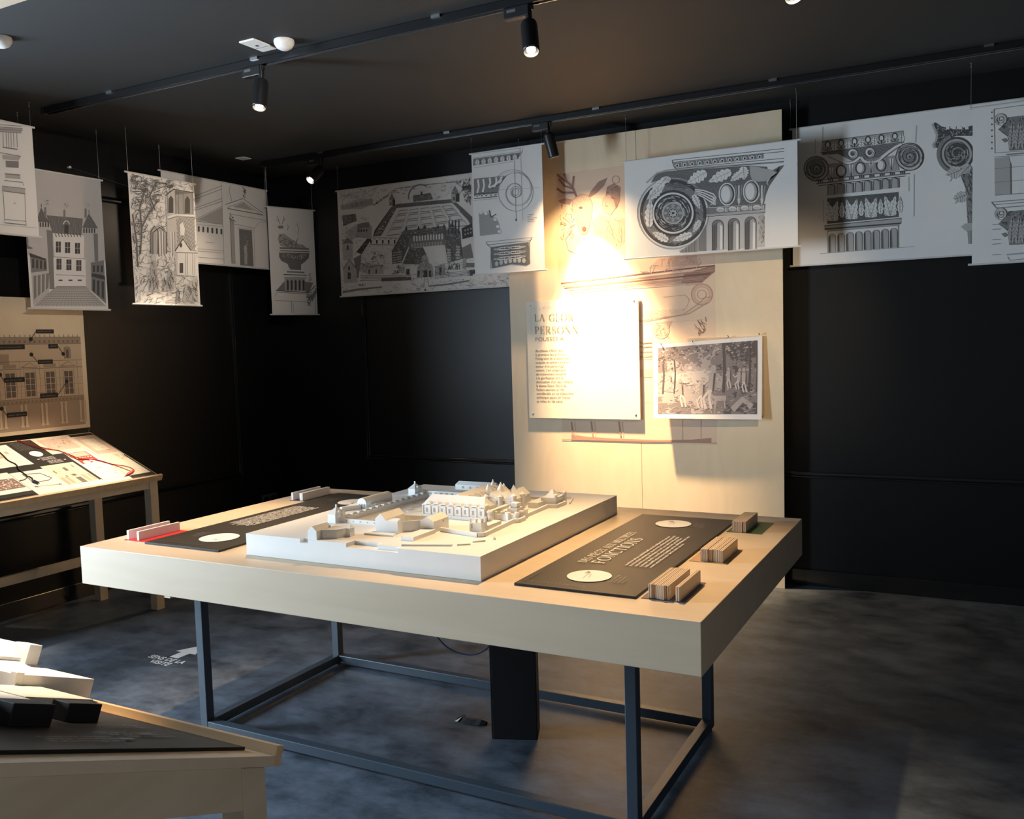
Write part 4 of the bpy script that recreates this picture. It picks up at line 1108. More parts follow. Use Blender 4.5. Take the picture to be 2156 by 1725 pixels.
def tone_at(u, v):
    # broad tones of a generic wooded scene: pale clearing, darker trees to the right, ground below
    n1 = _nz.fractal(Vector((u * 9, v * 7, 1.3)), 0.8, 2.2, 5)
    n2 = _nz.fractal(Vector((u * 26, v * 30, 4.1)), 0.8, 2.0, 3)
    a = 0.50 + 0.22 * math.exp(-((u - 0.36) / 0.24) ** 2 - ((v - 0.52) / 0.26) ** 2)
    a -= 0.16 / (1 + math.exp(-(u - 0.67) * 40))
    if v > 0.62: a += 0.20 * n1 - 0.10
    else: a += 0.13 * n1
    if v < 0.16: a -= 0.07
    return a + 0.10 * n2
for j in range(rows):
    i = 0
    while i < cols:
        def tn_(i): 
            a = tone_at((i + 0.5) / cols, (j + 0.5) / rows)
            return 'P' if a > 0.66 else 'L' if a > 0.48 else 'M' if a > 0.30 else 'D'
        t0 = tn_(i); k = i + 1
        while k < cols and tn_(k) == t0: k += 1
        x0, x1 = ix0 + (ix1 - ix0) * i / cols, ix0 + (ix1 - ix0) * k / cols
        y0, y1 = iy0 + (iy1 - iy0) * j / rows, iy0 + (iy1 - iy0) * (j + 1) / rows
        q = [x0 + (x1 - x0) * e / max(1, (k - i) // 6) for e in range(max(1, (k - i) // 6) + 1)]
        for xa, xb in zip(q[:-1], q[1:]): ik.raw_fill([(xa, y0), (xb, y0), (xb, y1), (xa, y1)], t0, 0)
        i = k
def U(u, v): return (ix0 + (ix1 - ix0) * u, iy0 + (iy1 - iy0) * v)
def limb(pts, w, tn): ik.raw_line([U(*p) for p in pts], w, tn, 2)
for u, top, wd in ((0.67, 1.0, 0.016), (0.92, 0.98, 0.012), (0.99, 0.9, 0.01), (0.05, 0.75, 0.01), (0.17, 0.8, 0.008)):
    limb([(u, 0.3), (u + 0.01, 0.6), (u, top)], wd, 'D')
for k in range(240):
    u = random.choice((random.gauss(0.15, 0.09), random.gauss(0.85, 0.1), random.gauss(0.5, 0.2))); v = random.uniform(0.62, 0.98) if abs(u - 0.5) > 0.25 else random.uniform(0.84, 0.98)
    if not (0.01 < u < 0.96 and v < 0.97): continue
    c = U(u, v); r = random.uniform(0.004, 0.010); tn = random.choice('MDLM')
    ik.raw_fill([(c[0] + r * math.cos(k + 6.28 * q / 7) * random.uniform(.6, 1.1), c[1] + r * 0.6 * math.sin(k + 6.28 * q / 7)) for q in range(7)], tn, 1)
def person(u, v, s, lean=0.0):
    limb([(u, v), (u - 0.02 * s, v + 0.10 * s), (u + lean, v + 0.20 * s)], 0.011 * s, 'P')
    limb([(u + 0.035 * s, v), (u + 0.02 * s, v + 0.11 * s), (u + lean, v + 0.20 * s)], 0.011 * s, 'P')
    limb([(u + lean, v + 0.17 * s), (u + lean * 1.3, v + 0.34 * s)], 0.030 * s, 'L')
    limb([(u + lean + 0.02, v + 0.17 * s), (u + lean * 1.3 + 0.02, v + 0.34 * s)], 0.008 * s, 'D')
    limb([(u + lean * 1.3, v + 0.32 * s), (u + lean - 0.05 * s, v + 0.24 * s), (u + lean - 0.08 * s, v + 0.30 * s)], 0.009 * s, 'P')
    c = U(u + lean * 1.4, v + 0.385 * s); ik.raw_fill([(c[0] + 0.012 * s * math.cos(6.28 * q / 10), c[1] + 0.014 * s * math.sin(6.28 * q / 10)) for q in range(10)], 'L', 2)
for a in ((0.26, 0.10, 1.0, -0.02), (0.43, 0.08, 1.0, 0.02), (0.50, 0.07, 1.5, 0.05), (0.72, 0.36, 0.7, 0.0), (0.80, 0.34, 0.7, 0.02), (0.87, 0.30, 0.8, 0.0), (0.12, 0.40, 0.45, 0.0)): person(*a)
limb([(0.58, 0.22), (0.70, 0.22)], 0.030, 'L'); limb([(0.59, 0.22), (0.59, 0.08)], 0.008, 'L'); limb([(0.68, 0.22), (0.69, 0.08)], 0.008, 'L'); limb([(0.58, 0.22), (0.55, 0.28)], 0.012, 'L')
limb([(0.76, 0.06), (0.86, 0.2), (0.95, 0.1)], 0.035, 'L'); limb([(0.8, 0.1), (0.9, 0.12)], 0.012, 'D')
for k in range(130):
    u, v = random.random(), random.uniform(0.02, 0.5)
    limb([(u, v), (min(0.99, u + random.uniform(.01, .05)), v + random.uniform(-.02, .03))], 0.0025, random.choice('DMP'))
mb = MB(); names = ['relief_dark', 'relief_mid', 'relief_light', 'relief_pale']
for pts, tn, ly in ik.items:
    pts = [(min(max(p[0], ix0), ix1), min(max(p[1], iy0), iy1)) for p in pts]
    ar = sum(pts[i][0] * pts[(i + 1) % len(pts)][1] - pts[(i + 1) % len(pts)][0] * pts[i][1] for i in range(len(pts)))
    if abs(ar) < 1e-9: continue
    if ar < 0: pts = pts[::-1]
    mb.add([pic_pt(p[0], p[1], 0.0010 + 0.0005 * ly) for p in pts], [tuple(range(len(pts)))], 'DMLP'.index(tn))
mb.build('printed_scene', names, pc, label='grey relief-like woodland scene with figures')
for u, v in ((0.05, 0.462), (0.25, 0.462), (0.47, 0.474), (0.655, 0.474)):
    p = pic_pt(u, 0.455)
    MB().lathe((p.x, p.y, 1.031 + v + 0.036 * u / QW), (0, -1, 0.2), [(0.003, -0.02), (0.003, 0.006), (0.006, 0.008), (0.006, 0.011), (0.001, 0.012)], 10).build('pin', 'bright_metal', pc)

# ================================================================== hanging banners
def banner(name_label, o, t, Wd, Ht, ink, hooks, back=(0.0, 0.0)):
    """o: lower left corner; t: unit direction to the right as read; hooks: positions along the top rod"""
    t = Vector(t).normalized()
    M = frame_m(o, t, (0, 0, 1))
    root = thing('hanging_banner', name_label, 'banner', tuple(M @ Vector((Wd / 2, 0, 0))), 'engraving banners hung from the ceiling')
    MB().box(0, Wd, 0, Ht, -0.0012, 0.0, M=M).build('cloth', 'cloth', root)
    MB().cyl(M @ Vector((-0.018, Ht, -0.004)), M @ Vector((Wd + 0.018, Ht, -0.004)), 0.006, n=10).build('top_rod', 'rod_white', root, smooth=True)
    MB().cyl(M @ Vector((-0.018, 0, -0.004)), M @ Vector((Wd + 0.018, 0, -0.004)), 0.006, n=10).build('bottom_rod', 'rod_white', root, smooth=True)
    for u in hooks:
        p = M @ Vector((u, Ht, -0.004))
        MB().cyl(p, (p.x, p.y, CEIL - 0.012), 0.0013, n=6).build('thread', 'wire_metal', root)
        hk = MB().lathe((p.x, p.y, CEIL), (0, 0, -1), [(0.006, 0), (0.006, 0.003), (0.0025, 0.004), (0.0025, 0.012), (0.004, 0.015), (0.004, 0.024), (0.001, 0.026)], 10)
        hk.build('hook', 'wire_metal', root)
    ink.build('printed_drawing', INK, M, root, clip=(Wd, Ht))
    return root

# ---- scroll of an ionic capital
ik = Ink(sheet(SH['volute']))
for a, b2 in (((620, 305), (1890, 172)), ((625, 330), (1890, 205)), ((680, 398), (1890, 282)), ((690, 420), (1890, 318))): ik.line([a, b2], 0.003, 'D')
ik.line([(620, 305), (628, 340), (650, 390), (690, 420)], 0.003, 'D')
for i in range(12):
    x = 640 + i * 85; y = 362 - i * 9.0
    ik.fill([(x, y - 26), (x + 82, y - 35), (x + 82, y + 20), (x, y + 30)], 'M', 1)
    ik.ell((x + 40, y + 2), 22, 22, 'P', 2, 14); ik.ell((x + 40, y + 4), 12, 14, 'D', 3, 12)
    ik.line([(x, y - 26), (x + 14, y + 28)], 0.003, 'P', 3)
band = [(450, 440), (700, 420), (1500, 365), (1700, 380), (1690, 560), (1300, 590), (830, 620), (640, 620), (450, 540), (380, 560)]
ik.fill(band, 'M', 1); ik.hatch(band, 4, 11, 0.0016, 'D'); ik.hatch(band, 50, 26, 0.0014, 'D')
ik.line([(330, 560), (450, 450), (560, 420), (700, 405), (1500, 350), (1880, 325)], 0.010, 'L', 2)
C1 = (632, 905)
ik.ring(C1, 392, 408, 'G', 1, 60); ik.ring(C1, 403, 408, 'M', 3, 60)
ik.ring(C1, 236, 378, 'M', 1, 60); ik.ring(C1, 345, 378, 'D', 2, 60); ik.ring(C1, 240, 262, 'D', 2, 60)
for k in range(150):
    a = random.uniform(0, 6.28); r = random.uniform(250, 360)
    ik.line([(C1[0] + r * math.cos(a), C1[1] + r * math.sin(a)), (C1[0] + (r + 14) * math.cos(a + 0.10), C1[1] + (r + 14) * math.sin(a + 0.10))], 0.0022, random.choice('DDL'), 2)
for a0, a1, r, wd in ((150, 215, 312, 58), (212, 252, 318, 52), (100, 138, 318, 48), (48, 92, 318, 46), (15, 44, 318, 38), (318, 352, 312, 40)):
    p0 = (C1[0] + r * math.cos(R(a0)), C1[1] + r * math.sin(R(a0))); p1 = (C1[0] + r * math.cos(R(a1)), C1[1] + r * math.sin(R(a1)))
    ik.leaf(p0, p1, wd, 'P', 'M', 4, 5)
ik.ring(C1, 212, 236, 'P', 3, 60); ik.ring(C1, 208, 213, 'D', 4, 60); ik.ring(C1, 234, 239, 'D', 4, 60)
ik.ring(C1, 112, 210, 'D', 1, 50)
for k in range(80):
    a = random.uniform(0, 6.28); r = random.uniform(120, 200); d = random.uniform(0.15, 0.5)
    ik.line([(C1[0] + r * math.cos(a + d * q / 4), C1[1] + r * math.sin(a + d * q / 4)) for q in range(5)], 0.003, random.choice('LMGP'), 3)
ik.ring(C1, 108, 124, 'G', 3, 44); ik.ring(C1, 66, 108, 'M', 2, 40); ik.ring(C1, 52, 62, 'L', 3, 30); ik.ring(C1, 36, 52, 'D', 2, 30)
for k in range(8):
    a = k * math.pi / 4; ik.ell((C1[0] + 84 * math.cos(a), C1[1] + 84 * math.sin(a)), 20, 16, 'L', 3, 10); ik.ell((C1[0] + 34 * math.cos(a), C1[1] + 34 * math.sin(a)), 12, 12, 'G', 3, 8)
ik.ell(C1, 14, 14, 'D', 4)
for p0, p1, wd in (((1010, 440), (790, 570), 70), ((1290, 430), (1030, 555), 66), ((1420, 440), (1280, 545), 46), ((1430, 380), (1440, 530), 62), ((560, 500), (330, 760), 56), ((600, 540), (520, 500), 40)):
    ik.leaf(p0, p1, wd, 'P', 'M', 4, 5)
ik.fill([(1500, 370), (1600, 380), (1820, 440), (1780, 470), (1680, 545), (1540, 548), (1510, 480)], 'L', 3)
ik.fill([(1890, 360), (1840, 370), (1760, 420), (1830, 445), (1760, 500), (1700, 560), (1720, 590)], 'M', 2); ik.hatch([(1890, 360), (1760, 420), (1830, 445), (1700, 560), (1720, 600)], 30, 10, 0.002, 'D')
eb = [(840, 620), (1680, 560), (1720, 600), (1680, 700), (1660, 800), (1050, 840), (1000, 760), (930, 680)]
ik.fill(eb, 'M', 1); ik.hatch(eb, 80, 14, 0.0018, 'D')
for cx, cy in ((1245, 690), (1520, 660)):
    ik.ell((cx, cy), 96, 130, 'P', 2); ik.ell((cx, cy), 82, 116, 'D', 3); ik.ell((cx - 6, cy), 70, 104, 'L', 4); ik.ell((cx - 14, cy), 52, 92, 'P', 5)
for x in (1380, 1640): ik.line([(x, 590), (x, 790)], 0.008, 'P', 3); ik.fill([(x - 22, 740), (x + 22, 740), (x, 820)], 'P', 3); ik.line([(x - 35, 590), (x - 12, 790)], 0.004, 'L', 3); ik.line([(x + 35, 590), (x + 12, 790)], 0.004, 'L', 3)
for k in range(4): ik.line([(880, 640 + k * 14), (980, 650 + k * 26), (1090, 690 + k * 36), (1120, 730 + k * 24), (1060, 760 + k * 14)], 0.009, 'P', 3); ik.line([(880, 648 + k * 14), (980, 660 + k * 26), (1085, 700 + k * 36)], 0.003, 'D', 4)
bb = [(1010, 850), (1680, 800), (1670, 870), (1010, 920)]
ik.fill(bb, 'M', 1)
for i in range(4):
    x = 1170 + i * 138; ik.ell((x, 866 - i * 9), 46, 26, 'P', 3); ik.ell((x, 872 - i * 9), 40, 16, 'G', 4)
    for d in (58, 74): ik.line([(x + d, 842 - i * 9), (x + d, 892 - i * 9)], 0.005, 'P', 3)
ik.line([(1010, 930), (1675, 885)], 0.009, 'L', 3); ik.line([(1010, 945), (1675, 898)], 0.003, 'D', 3)
sh = [(920, 1180), (1010, 1010), (1040, 950), (1660, 905), (1670, 1290), (720, 1355), (700, 1330), (820, 1270)]
ik.fill(sh, 'G', 1)
for x0, y0 in ((1140, 985), (1322, 968), (1512, 950)):
    fl = [(x0 - 62, 1330)] + [(x0 + 64 * math.cos(R(a)), y0 + 60 + 64 * math.sin(R(a))) for a in range(180, 361, 15)] + [(x0 + 62, 1315)]
    ik.fill(fl, 'M', 2); ik.line(fl, 0.003, 'D', 4)
    ik.fill([(x0 - 10, 1325), (x0 - 5, y0 + 40), (x0 + 30, y0 + 20), (x0 + 58, y0 + 60), (x0 + 58, 1315)], 'L', 3); ik.fill([(x0 + 25, 1320), (x0 + 28, y0 + 50), (x0 + 52, y0 + 70), (x0 + 54, 1315)], 'P', 4)
    ik.hatch([(x0 - 60, 1328), (x0 - 60, y0 + 70), (x0 - 5, y0 + 20), (x0 - 10, 1325)], 90, 9, 0.002, 'D', 3)
ik.fill([(920, 1190), (1010, 1030), (1010, 1335), (920, 1335)], 'M', 2); ik.hatch([(705, 1340), (820, 1270), (910, 1200), (910, 1345), (720, 1355)], 90, 12, 0.003, 'D', 3)
ik.fill([(1610, 925), (1660, 920), (1668, 1080), (1640, 1210), (1615, 1180)], 'L', 3); ik.scrib([(1600, 930), (1670, 925), (1670, 1280), (1600, 1290)], 22, 50, 0.003, 'DM', ang=85)
banner('banner with a large ionic scroll, hung in front of the plywood panel', (1.085, 3.10, 2.032), (1, 0, 0), 1.035, 0.594, ik, (0.012, 1.03))

# ---- carved capital with two scrolls
ik = Ink(sheet(SH['capital']))
ik.fill([(380, 490), (1095, 400), (1095, 490), (370, 585)], 'L', 1); ik.line([(365, 590), (1100, 495)], 0.004, 'D'); ik.line([(380, 490), (1095, 398)], 0.003, 'D')
for i in range(6):
    x = 430 + i * 118; y = 530 - i * 15
    ik.ell((x, y - 12), 26, 32, 'D', 2); ik.ell((x, y - 8), 15, 24, 'P', 3); ik.line([(x, y + 4), (x, y + 42)], 0.006, 'D', 3)
    ik.leaf((x + 58, y + 36), (x + 58, y - 40), 30, 'P', 'D', 3, 3); ik.line([(x - 40, y + 20), (x - 12, y + 42)], 0.004, 'D'); ik.line([(x + 40, y + 12), (x + 12, y + 38)], 0.004, 'D')
ch = [(380, 610), (520, 600), (640, 660), (720, 680), (860, 650), (960, 570), (1060, 510), (1100, 500), (380, 590)]
ik.fill(ch, 'M', 1); ik.hatch(ch, 20, 12, 0.002, 'D')
for (cx, cy, rr) in ((330, 730, 112), (1150, 625, 124)):
    ik.ring((cx, cy), 0, rr, 'M', 1, 36); ik.ring((cx, cy), rr * 0.78, rr * 0.92, 'G', 2, 36); ik.ring((cx, cy), rr * 0.52, rr * 0.64, 'L', 2, 36); ik.ring((cx, cy), rr * 0.97, rr * 1.0, 'D', 3, 36)
    ik.spiral((cx, cy), 12, rr * 0.98, 3.2, 0.0035, 'D', 0, 4); ik.ring((cx, cy), 0, rr * 0.18, 'L', 3, 16); ik.ell((cx, cy), rr * 0.08, rr * 0.08, 'D', 4)
    for k in range(40):
        a = random.uniform(0, 6.28); r = random.uniform(rr * .3, rr * .95); ik.line([(cx + r * math.cos(a), cy + r * math.sin(a)), (cx + r * math.cos(a + .25), cy + r * math.sin(a + .25))], 0.0025, 'D', 3)
for sx, cx in ((-1, 650), (1, 800)):
    cy = 600 if sx < 0 else 590
    ik.ring((cx, cy), 20, 44, 'P', 3, 24); ik.ring((cx, cy), 42, 46, 'D', 4, 24); ik.spiral((cx, cy), 6, 44, 1.6, 0.003, 'D', 0, 4)
ik.line([(420, 612), (470, 622), (520, 648), (570, 676), (620, 684), (665, 668), (695, 645), (715, 625)], 0.012, 'P', 3); ik.line([(722, 628), (745, 660), (785, 680), (835, 678), (885, 655), (930, 615), (980, 570), (1030, 535), (1080, 515)], 0.012, 'P', 3)
ik.line([(430, 620), (520, 662), (600, 697), (690, 672)], 0.003, 'D', 4); ik.line([(760, 685), (870, 678), (970, 600), (1060, 535)], 0.003, 'D', 4)
eb = [(420, 690), (1040, 610), (1060, 745), (420, 830)]
ik.fill(eb, 'L', 1); ik.hatch(eb, 84, 14, 0.0018, 'M')
for cx, cy in ((548, 750), (718, 725), (900, 700)):
    ik.ell((cx, cy), 48, 56, 'D', 2); ik.ell((cx, cy), 34, 46, 'L', 3); ik.ell((cx - 6, cy - 2), 25, 38, 'P', 4)
for x, y in ((460, 770), (635, 745), (810, 715), (990, 690)): ik.fill([(x - 20, y - 50), (x + 20, y - 50), (x, y + 50)], 'P', 3); ik.line([(x, y - 50), (x, y + 50)], 0.004, 'D', 4)
for i in range(9):
    x = 350 + i * 90; y = 845 - i * 9.5
    for d in (0, 16, 32): ik.line([(x + d, y - 16), (x + d, y + 12)], 0.005, 'D', 3)
ik.line([(330, 830), (1150, 745)], 0.004, 'D'); ik.line([(330, 862), (1150, 772)], 0.007, 'M'); ik.line([(350, 880), (1110, 795)], 0.004, 'D')
for i in range(8):
    x = 430 + i * 80; y0 = 880 - i * 9; y1 = 965 - i * 9
    ik.fill([(x, y1), (x + 5, y0 + 8), (x + 30, y0 - 4), (x + 50, y0 + 6), (x + 54, y1 - 4)], 'L', 2); ik.line([(x, y1), (x + 3, y0), (x + 30, y0 - 8), (x + 54, y0)], 0.004, 'D', 3)
    ik.line([(x + 60, y0 - 6), (x + 60, y1 - 6)], 0.009, 'M', 2); ik.line([(x + 66, y0 - 6), (x + 66, y1 - 6)], 0.003, 'D', 3)
fz = [(425, 990), (1050, 935), (1052, 1155), (425, 1215)]
ik.fill(fz, 'D', 1); ik.hatch(fz, 10, 9, 0.0018, 'M')
for i in range(4):
    x = 470 + i * 170; y = 1160 - i * 15
    for sx in (-1, 1):
        ik.leaf((x, y + 20), (x + sx * 48, y - 150), 34, 'P', 'M', 3, 4); ik.leaf((x, y + 25), (x + sx * 62, y - 40), 24, 'P', 'M', 3, 3)
        ik.ring((x + sx * 34, y + 8), 12, 20, 'P', 4, 16)
    ik.leaf((x + 85, y), (x + 85, y - 140), 26, 'P', 'M', 3, 4); ik.ell((x + 85, y - 80), 12, 18, 'G', 5, 10)
ik.fill([(400, 1235), (1075, 1168), (1078, 1205), (1050, 1225), (430, 1275), (402, 1262)], 'L', 1); ik.line([(400, 1232), (1075, 1165)], 0.004, 'D'); ik.line([(402, 1262), (1070, 1210)], 0.008, 'D'); ik.line([(425, 1280), (1055, 1228)], 0.004, 'M')
ik.line([(430, 1280), (430, 1470)], 0.003, 'M'); ik.line([(1050, 1230), (1050, 1425)], 0.003, 'M')
for i in range(8):
    x = 440 + i * 77; y0 = 1330 - i * 7; y1 = 1468 - i * 6
    fl = [(x, y1)] + [(x + 30 + 30 * math.cos(R(a)), y0 + 26 * math.sin(R(a))) for a in range(180, 361, 30)] + [(x + 60, y1 - 3)]
    ik.fill(fl, 'L', 1); ik.line(fl, 0.003, 'M', 3); ik.fill([(x, y1), (x, y0), (x + 14, y0 - 18), (x + 22, y1)], 'M', 2); ik.fill([(x, y1), (x, y0), (x + 8, y0 - 10), (x + 10, y1)], 'D', 3)
for pts in ([(385, 360), (385, 480)], [(1210, 350), (1200, 500)], [(360, 1478), (1190, 1415)], [(390, 1000), (392, 1200)], [(1188, 780), (1186, 1150)], [(1140, 800), (1142, 930)], [(320, 470), (318, 600)]): ik.line(pts, 0.002, 'M')
# leafy console seen in profile
abx = [(1350, 335), (1375, 322), (1430, 360), (1560, 385), (1700, 350), (1700, 440), (1560, 440), (1440, 500), (1400, 550), (1370, 540), (1390, 480), (1375, 400)]
ik.fill(abx, 'D', 1); ik.scrib(abx, 60, 22, 0.003, 'LGM'); ik.line([(1350, 335), (1390, 430), (1385, 480), (1355, 520), (1370, 550)], 0.012, 'L', 4)
for i in range(4): ik.rect(1470 + i * 56, 360, 1500 + i * 56, 384, 'P', 4)
C2 = (1565, 600)
ik.ring(C2, 0, 150, 'D', 1, 40); ik.ring(C2, 112, 132, 'L', 3, 40); ik.ring(C2, 146, 178, 'M', 2, 40, 100, 250)
for k in range(60):
    a = random.uniform(0, 6.28); r = random.uniform(20, 105); ik.line([(C2[0] + r * math.cos(a + .3 * q / 3), C2[1] + r * math.sin(a + .3 * q / 3)) for q in range(4)], 0.004, random.choice('LMG'), 4)
ik.spiral(C2, 14, 108, 1.8, 0.008, 'M', 0, 3)
st = [(1560, 730), (1680, 700), (1700, 720), (1700, 1210), (1660, 1210), (1650, 1050), (1640, 900), (1600, 800)]
ik.fill(st, 'M', 1); ik.scrib(st, 60, 40, 0.003, 'DDL', ang=80)
for p0, p1, wd in (((1600, 740), (1460, 800), 60), ((1650, 960), (1520, 1010), 52), ((1680, 700), (1600, 780), 40)): ik.leaf(p0, p1, wd, 'G', 'D', 3, 5)
ik.ell((1480, 820), 34, 30, 'P', 4); ik.ell((1530, 1020), 28, 26, 'P', 4)
ik.fill([(1600, 1240), (1640, 1212), (1720, 1205), (1720, 1270), (1640, 1275)], 'L', 2); ik.fill([(1655, 1275), (1720, 1270), (1720, 1390), (1668, 1392)], 'L', 1); ik.hatch([(1655, 1275), (1720, 1270), (1720, 1390), (1668, 1392)], 90, 12, 0.003, 'M')
banner('wide banner with a carved capital, right of the plywood panel', (2.05, 3.33, 1.938), (1, 0, 0), 1.56, 0.80, ik, (-0.01, 1.55))

# ---- narrow banner at the right edge: three details
ik = Ink(sheet(SH['far']))
for i in range(7): ik.rect(1868, 230 + i * 53, 1876, 244 + i * 53, 'D', 2)
ik.line([(1890, 210), (1898, 595), (2400, 560)], 0.003, 'M'); ik.line([(1890, 210), (2400, 140)], 0.003, 'M')
for oy, x in ((0, 1990), (830, 1995)):
    st = [(1930, 390 + oy), (1990, 320 + oy), (2010, 280 + oy), (2300, 250 + oy), (2300, 560 + oy), (2025, 575 + oy), (2010, 450 + oy)]
    ik.fill(st, 'M', 1); ik.scrib(st, 110, 34, 0.004, 'DDML')
    ik.ring((1950, 300 + oy), 34, 52, 'G', 3, 30, 120, 400); ik.ring((1950, 300 + oy), 50, 54, 'M', 4, 30, 90, 400); ik.spiral((1950, 300 + oy), 8, 38, 1.5, 0.004, 'M', 0, 4)
    for k in range(4): ik.leaf((2040 + k * 55, 560 + oy), (2060 + k * 60, 300 + oy), 34, 'L', 'D', 3, 6)
    ik.fill([(1955, 475 + oy), (1990, 465 + oy), (2010, 490 + oy), (1985, 505 + oy)], 'M', 3)
ik.fill([(1895, 640), (2020, 630), (2038, 690), (2035, 955), (1900, 968)], 'L', 1); ik.line([(1895, 632), (2400, 595)], 0.003, 'M'); ik.line([(2035, 690), (2038, 958)], 0.004, 'M'); ik.line([(1900, 968), (2400, 930)], 0.003, 'M')
for y in (735, 855): ik.line([(1895, y), (2400, y - 45)], 0.002, 'M')
ik.line([(2000, 610), (2400, 575)], 0.006, 'M')
ik.line([(1870, 1028), (2400, 985)], 0.004, 'M'); ik.line([(1890, 1050), (2400, 1010)], 0.003, 'M'); ik.line([(1870, 1028), (1910, 1080), (2400, 1040)], 0.004, 'M')
for y in (1225, 1268, 1358, 1398, 1492): ik.line([(1878, y), (1948, y - 5)], 0.003, 'M')
ik.line([(2000, 1490), (2400, 1455)], 0.008, 'L'); ik.line([(2010, 1510), (2030, 1540), (2400, 1500)], 0.003, 'M')
banner('banner with leafy capital details at the right edge of the picture', (3.0, 3.13, 1.872), (1, 0, 0), 0.55, 0.806, ik, (-0.01, 0.54))

# ---- bird's eye view of the chateau
ik = Ink(sheet(SH['aerial']))
hill = [(110, 700), (200, 640), (420, 620), (640, 590), (620, 640), (420, 790), (130, 830)]
ik.fill([(120, 800), (300, 730), (430, 740), (420, 790), (320, 830), (130, 838)], 'G', 1)
for i in range(6): ik.hatch([(130 + i * 45, 810 - i * 12), (190 + i * 45, 790 - i * 12), (200 + i * 45, 830 - i * 8), (140 + i * 45, 838 - i * 8)], 70, 8, 0.0028, 'M', 2)
ik.scrib([(120, 690), (330, 640), (560, 610), (400, 720), (130, 760)], 60, 55, 0.002, 'LM', ang=-15)
tree = [(850, 610), (1200, 560), (1330, 530), (1330, 640), (1250, 620), (1190, 580), (900, 615)]
ik.scrib(tree, 70, 26, 0.003, 'MD', ang=80); ik.scrib([(420, 780), (640, 640), (830, 600), (830, 615), (660, 660), (440, 800)], 80, 22, 0.003, 'DM', ang=75)
ik.scrib([(1240, 640), (1335, 620), (1335, 800), (1280, 760)], 70, 24, 0.004, 'DM')
ik.fill([(1250, 620), (1330, 605), (1335, 650), (1260, 660)], 'D', 1)
ik.line([(420, 800), (640, 640), (850, 610), (1190, 580), (1260, 640), (1220, 700)], 0.004, 'M')
for x, y in ((735, 660), (810, 645), (655, 680), (955, 630), (1075, 665), (1090, 620), (710, 690), (540, 720), (1040, 720)): ik.line([(x - 20, y), (x + 16, y - 3)], 0.003, 'M'); ik.line([(x, y), (x - 3, y - 14)], 0.003, 'M')
# orangery and apse
ik.ring((870, 720), 108, 122, 'M', 1, 26, 170, 300); ik.fill([(795, 705), (960, 680), (980, 740), (800, 765)], 'D', 1); ik.hatch([(795, 705), (960, 680), (980, 740), (800, 765)], -8, 8, 0.002, 'L'); ik.rect(868, 668, 884, 700, 'D', 2)
# garden walls
ik.fill([(640, 785), (1160, 738), (1165, 772), (640, 822)], 'M', 1); ik.hatch([(640, 785), (1160, 738), (1165, 772), (640, 822)], 90, 9, 0.003, 'D')
ik.fill([(590, 815), (640, 790), (640, 830), (500, 1080), (425, 1085), (440, 1030)], 'D', 1); ik.hatch([(590, 815), (640, 790), (640, 830), (500, 1080), (425, 1085)], 62, 13, 0.003, 'L')
ik.fill([(1160, 770), (1200, 770), (1345, 905), (1345, 990), (1280, 900)], 'M', 1); ik.hatch([(1160, 770), (1200, 770), (1345, 905), (1345, 990)], 45, 10, 0.003, 'D')
# towers of the garden
for x, y, s in ((600, 745, 1.0), (1185, 690, 1.25)):
    ik.fill([(x - 28 * s, y), (x, y - 62 * s), (x + 30 * s, y)], 'M', 2); ik.fill([(x - 26 * s, y), (x + 30 * s, y), (x + 30 * s, y + 58 * s), (x - 26 * s, y + 58 * s)], 'L', 2); ik.fill([(x + 6 * s, y), (x + 32 * s, y - 4), (x + 32 * s, y + 58 * s), (x + 6 * s, y + 58 * s)], 'D', 3); ik.rect(x - 12 * s, y + 24 * s, x - 2, y + 48 * s, 'D', 3)
# parterre
Q = [(665, 838), (1150, 790), (1330, 985), (530, 1090)]
def bil(a, c): return (Q[0][0] * (1 - a) * (1 - c) + Q[1][0] * a * (1 - c) + Q[2][0] * a * c + Q[3][0] * (1 - a) * c, Q[0][1] * (1 - a) * (1 - c) + Q[1][1] * a * (1 - c) + Q[2][1] * a * c + Q[3][1] * (1 - a) * c)
for i in range(5):
    for j in range(4):
        a0, a1 = i / 5 + 0.02, (i + 1) / 5 - 0.02; c0, c1 = (j / 4) ** 1.15 + 0.03, ((j + 1) / 4) ** 1.15 - 0.03
        qd = [bil(a0, c0), bil(a1, c0), bil(a1, c1), bil(a0, c1)]
        ik.line(qd, 0.0035, 'M', 3, True); ik.line([((p[0] * 4 + (qd[0][0] + qd[2][0]) / 2) / 5, (p[1] * 4 + (qd[0][1] + qd[2][1]) / 2) / 5) for p in qd], 0.002, 'L', 3, True)
        ik.line([qd[3], qd[2]], 0.004, 'M', 3)
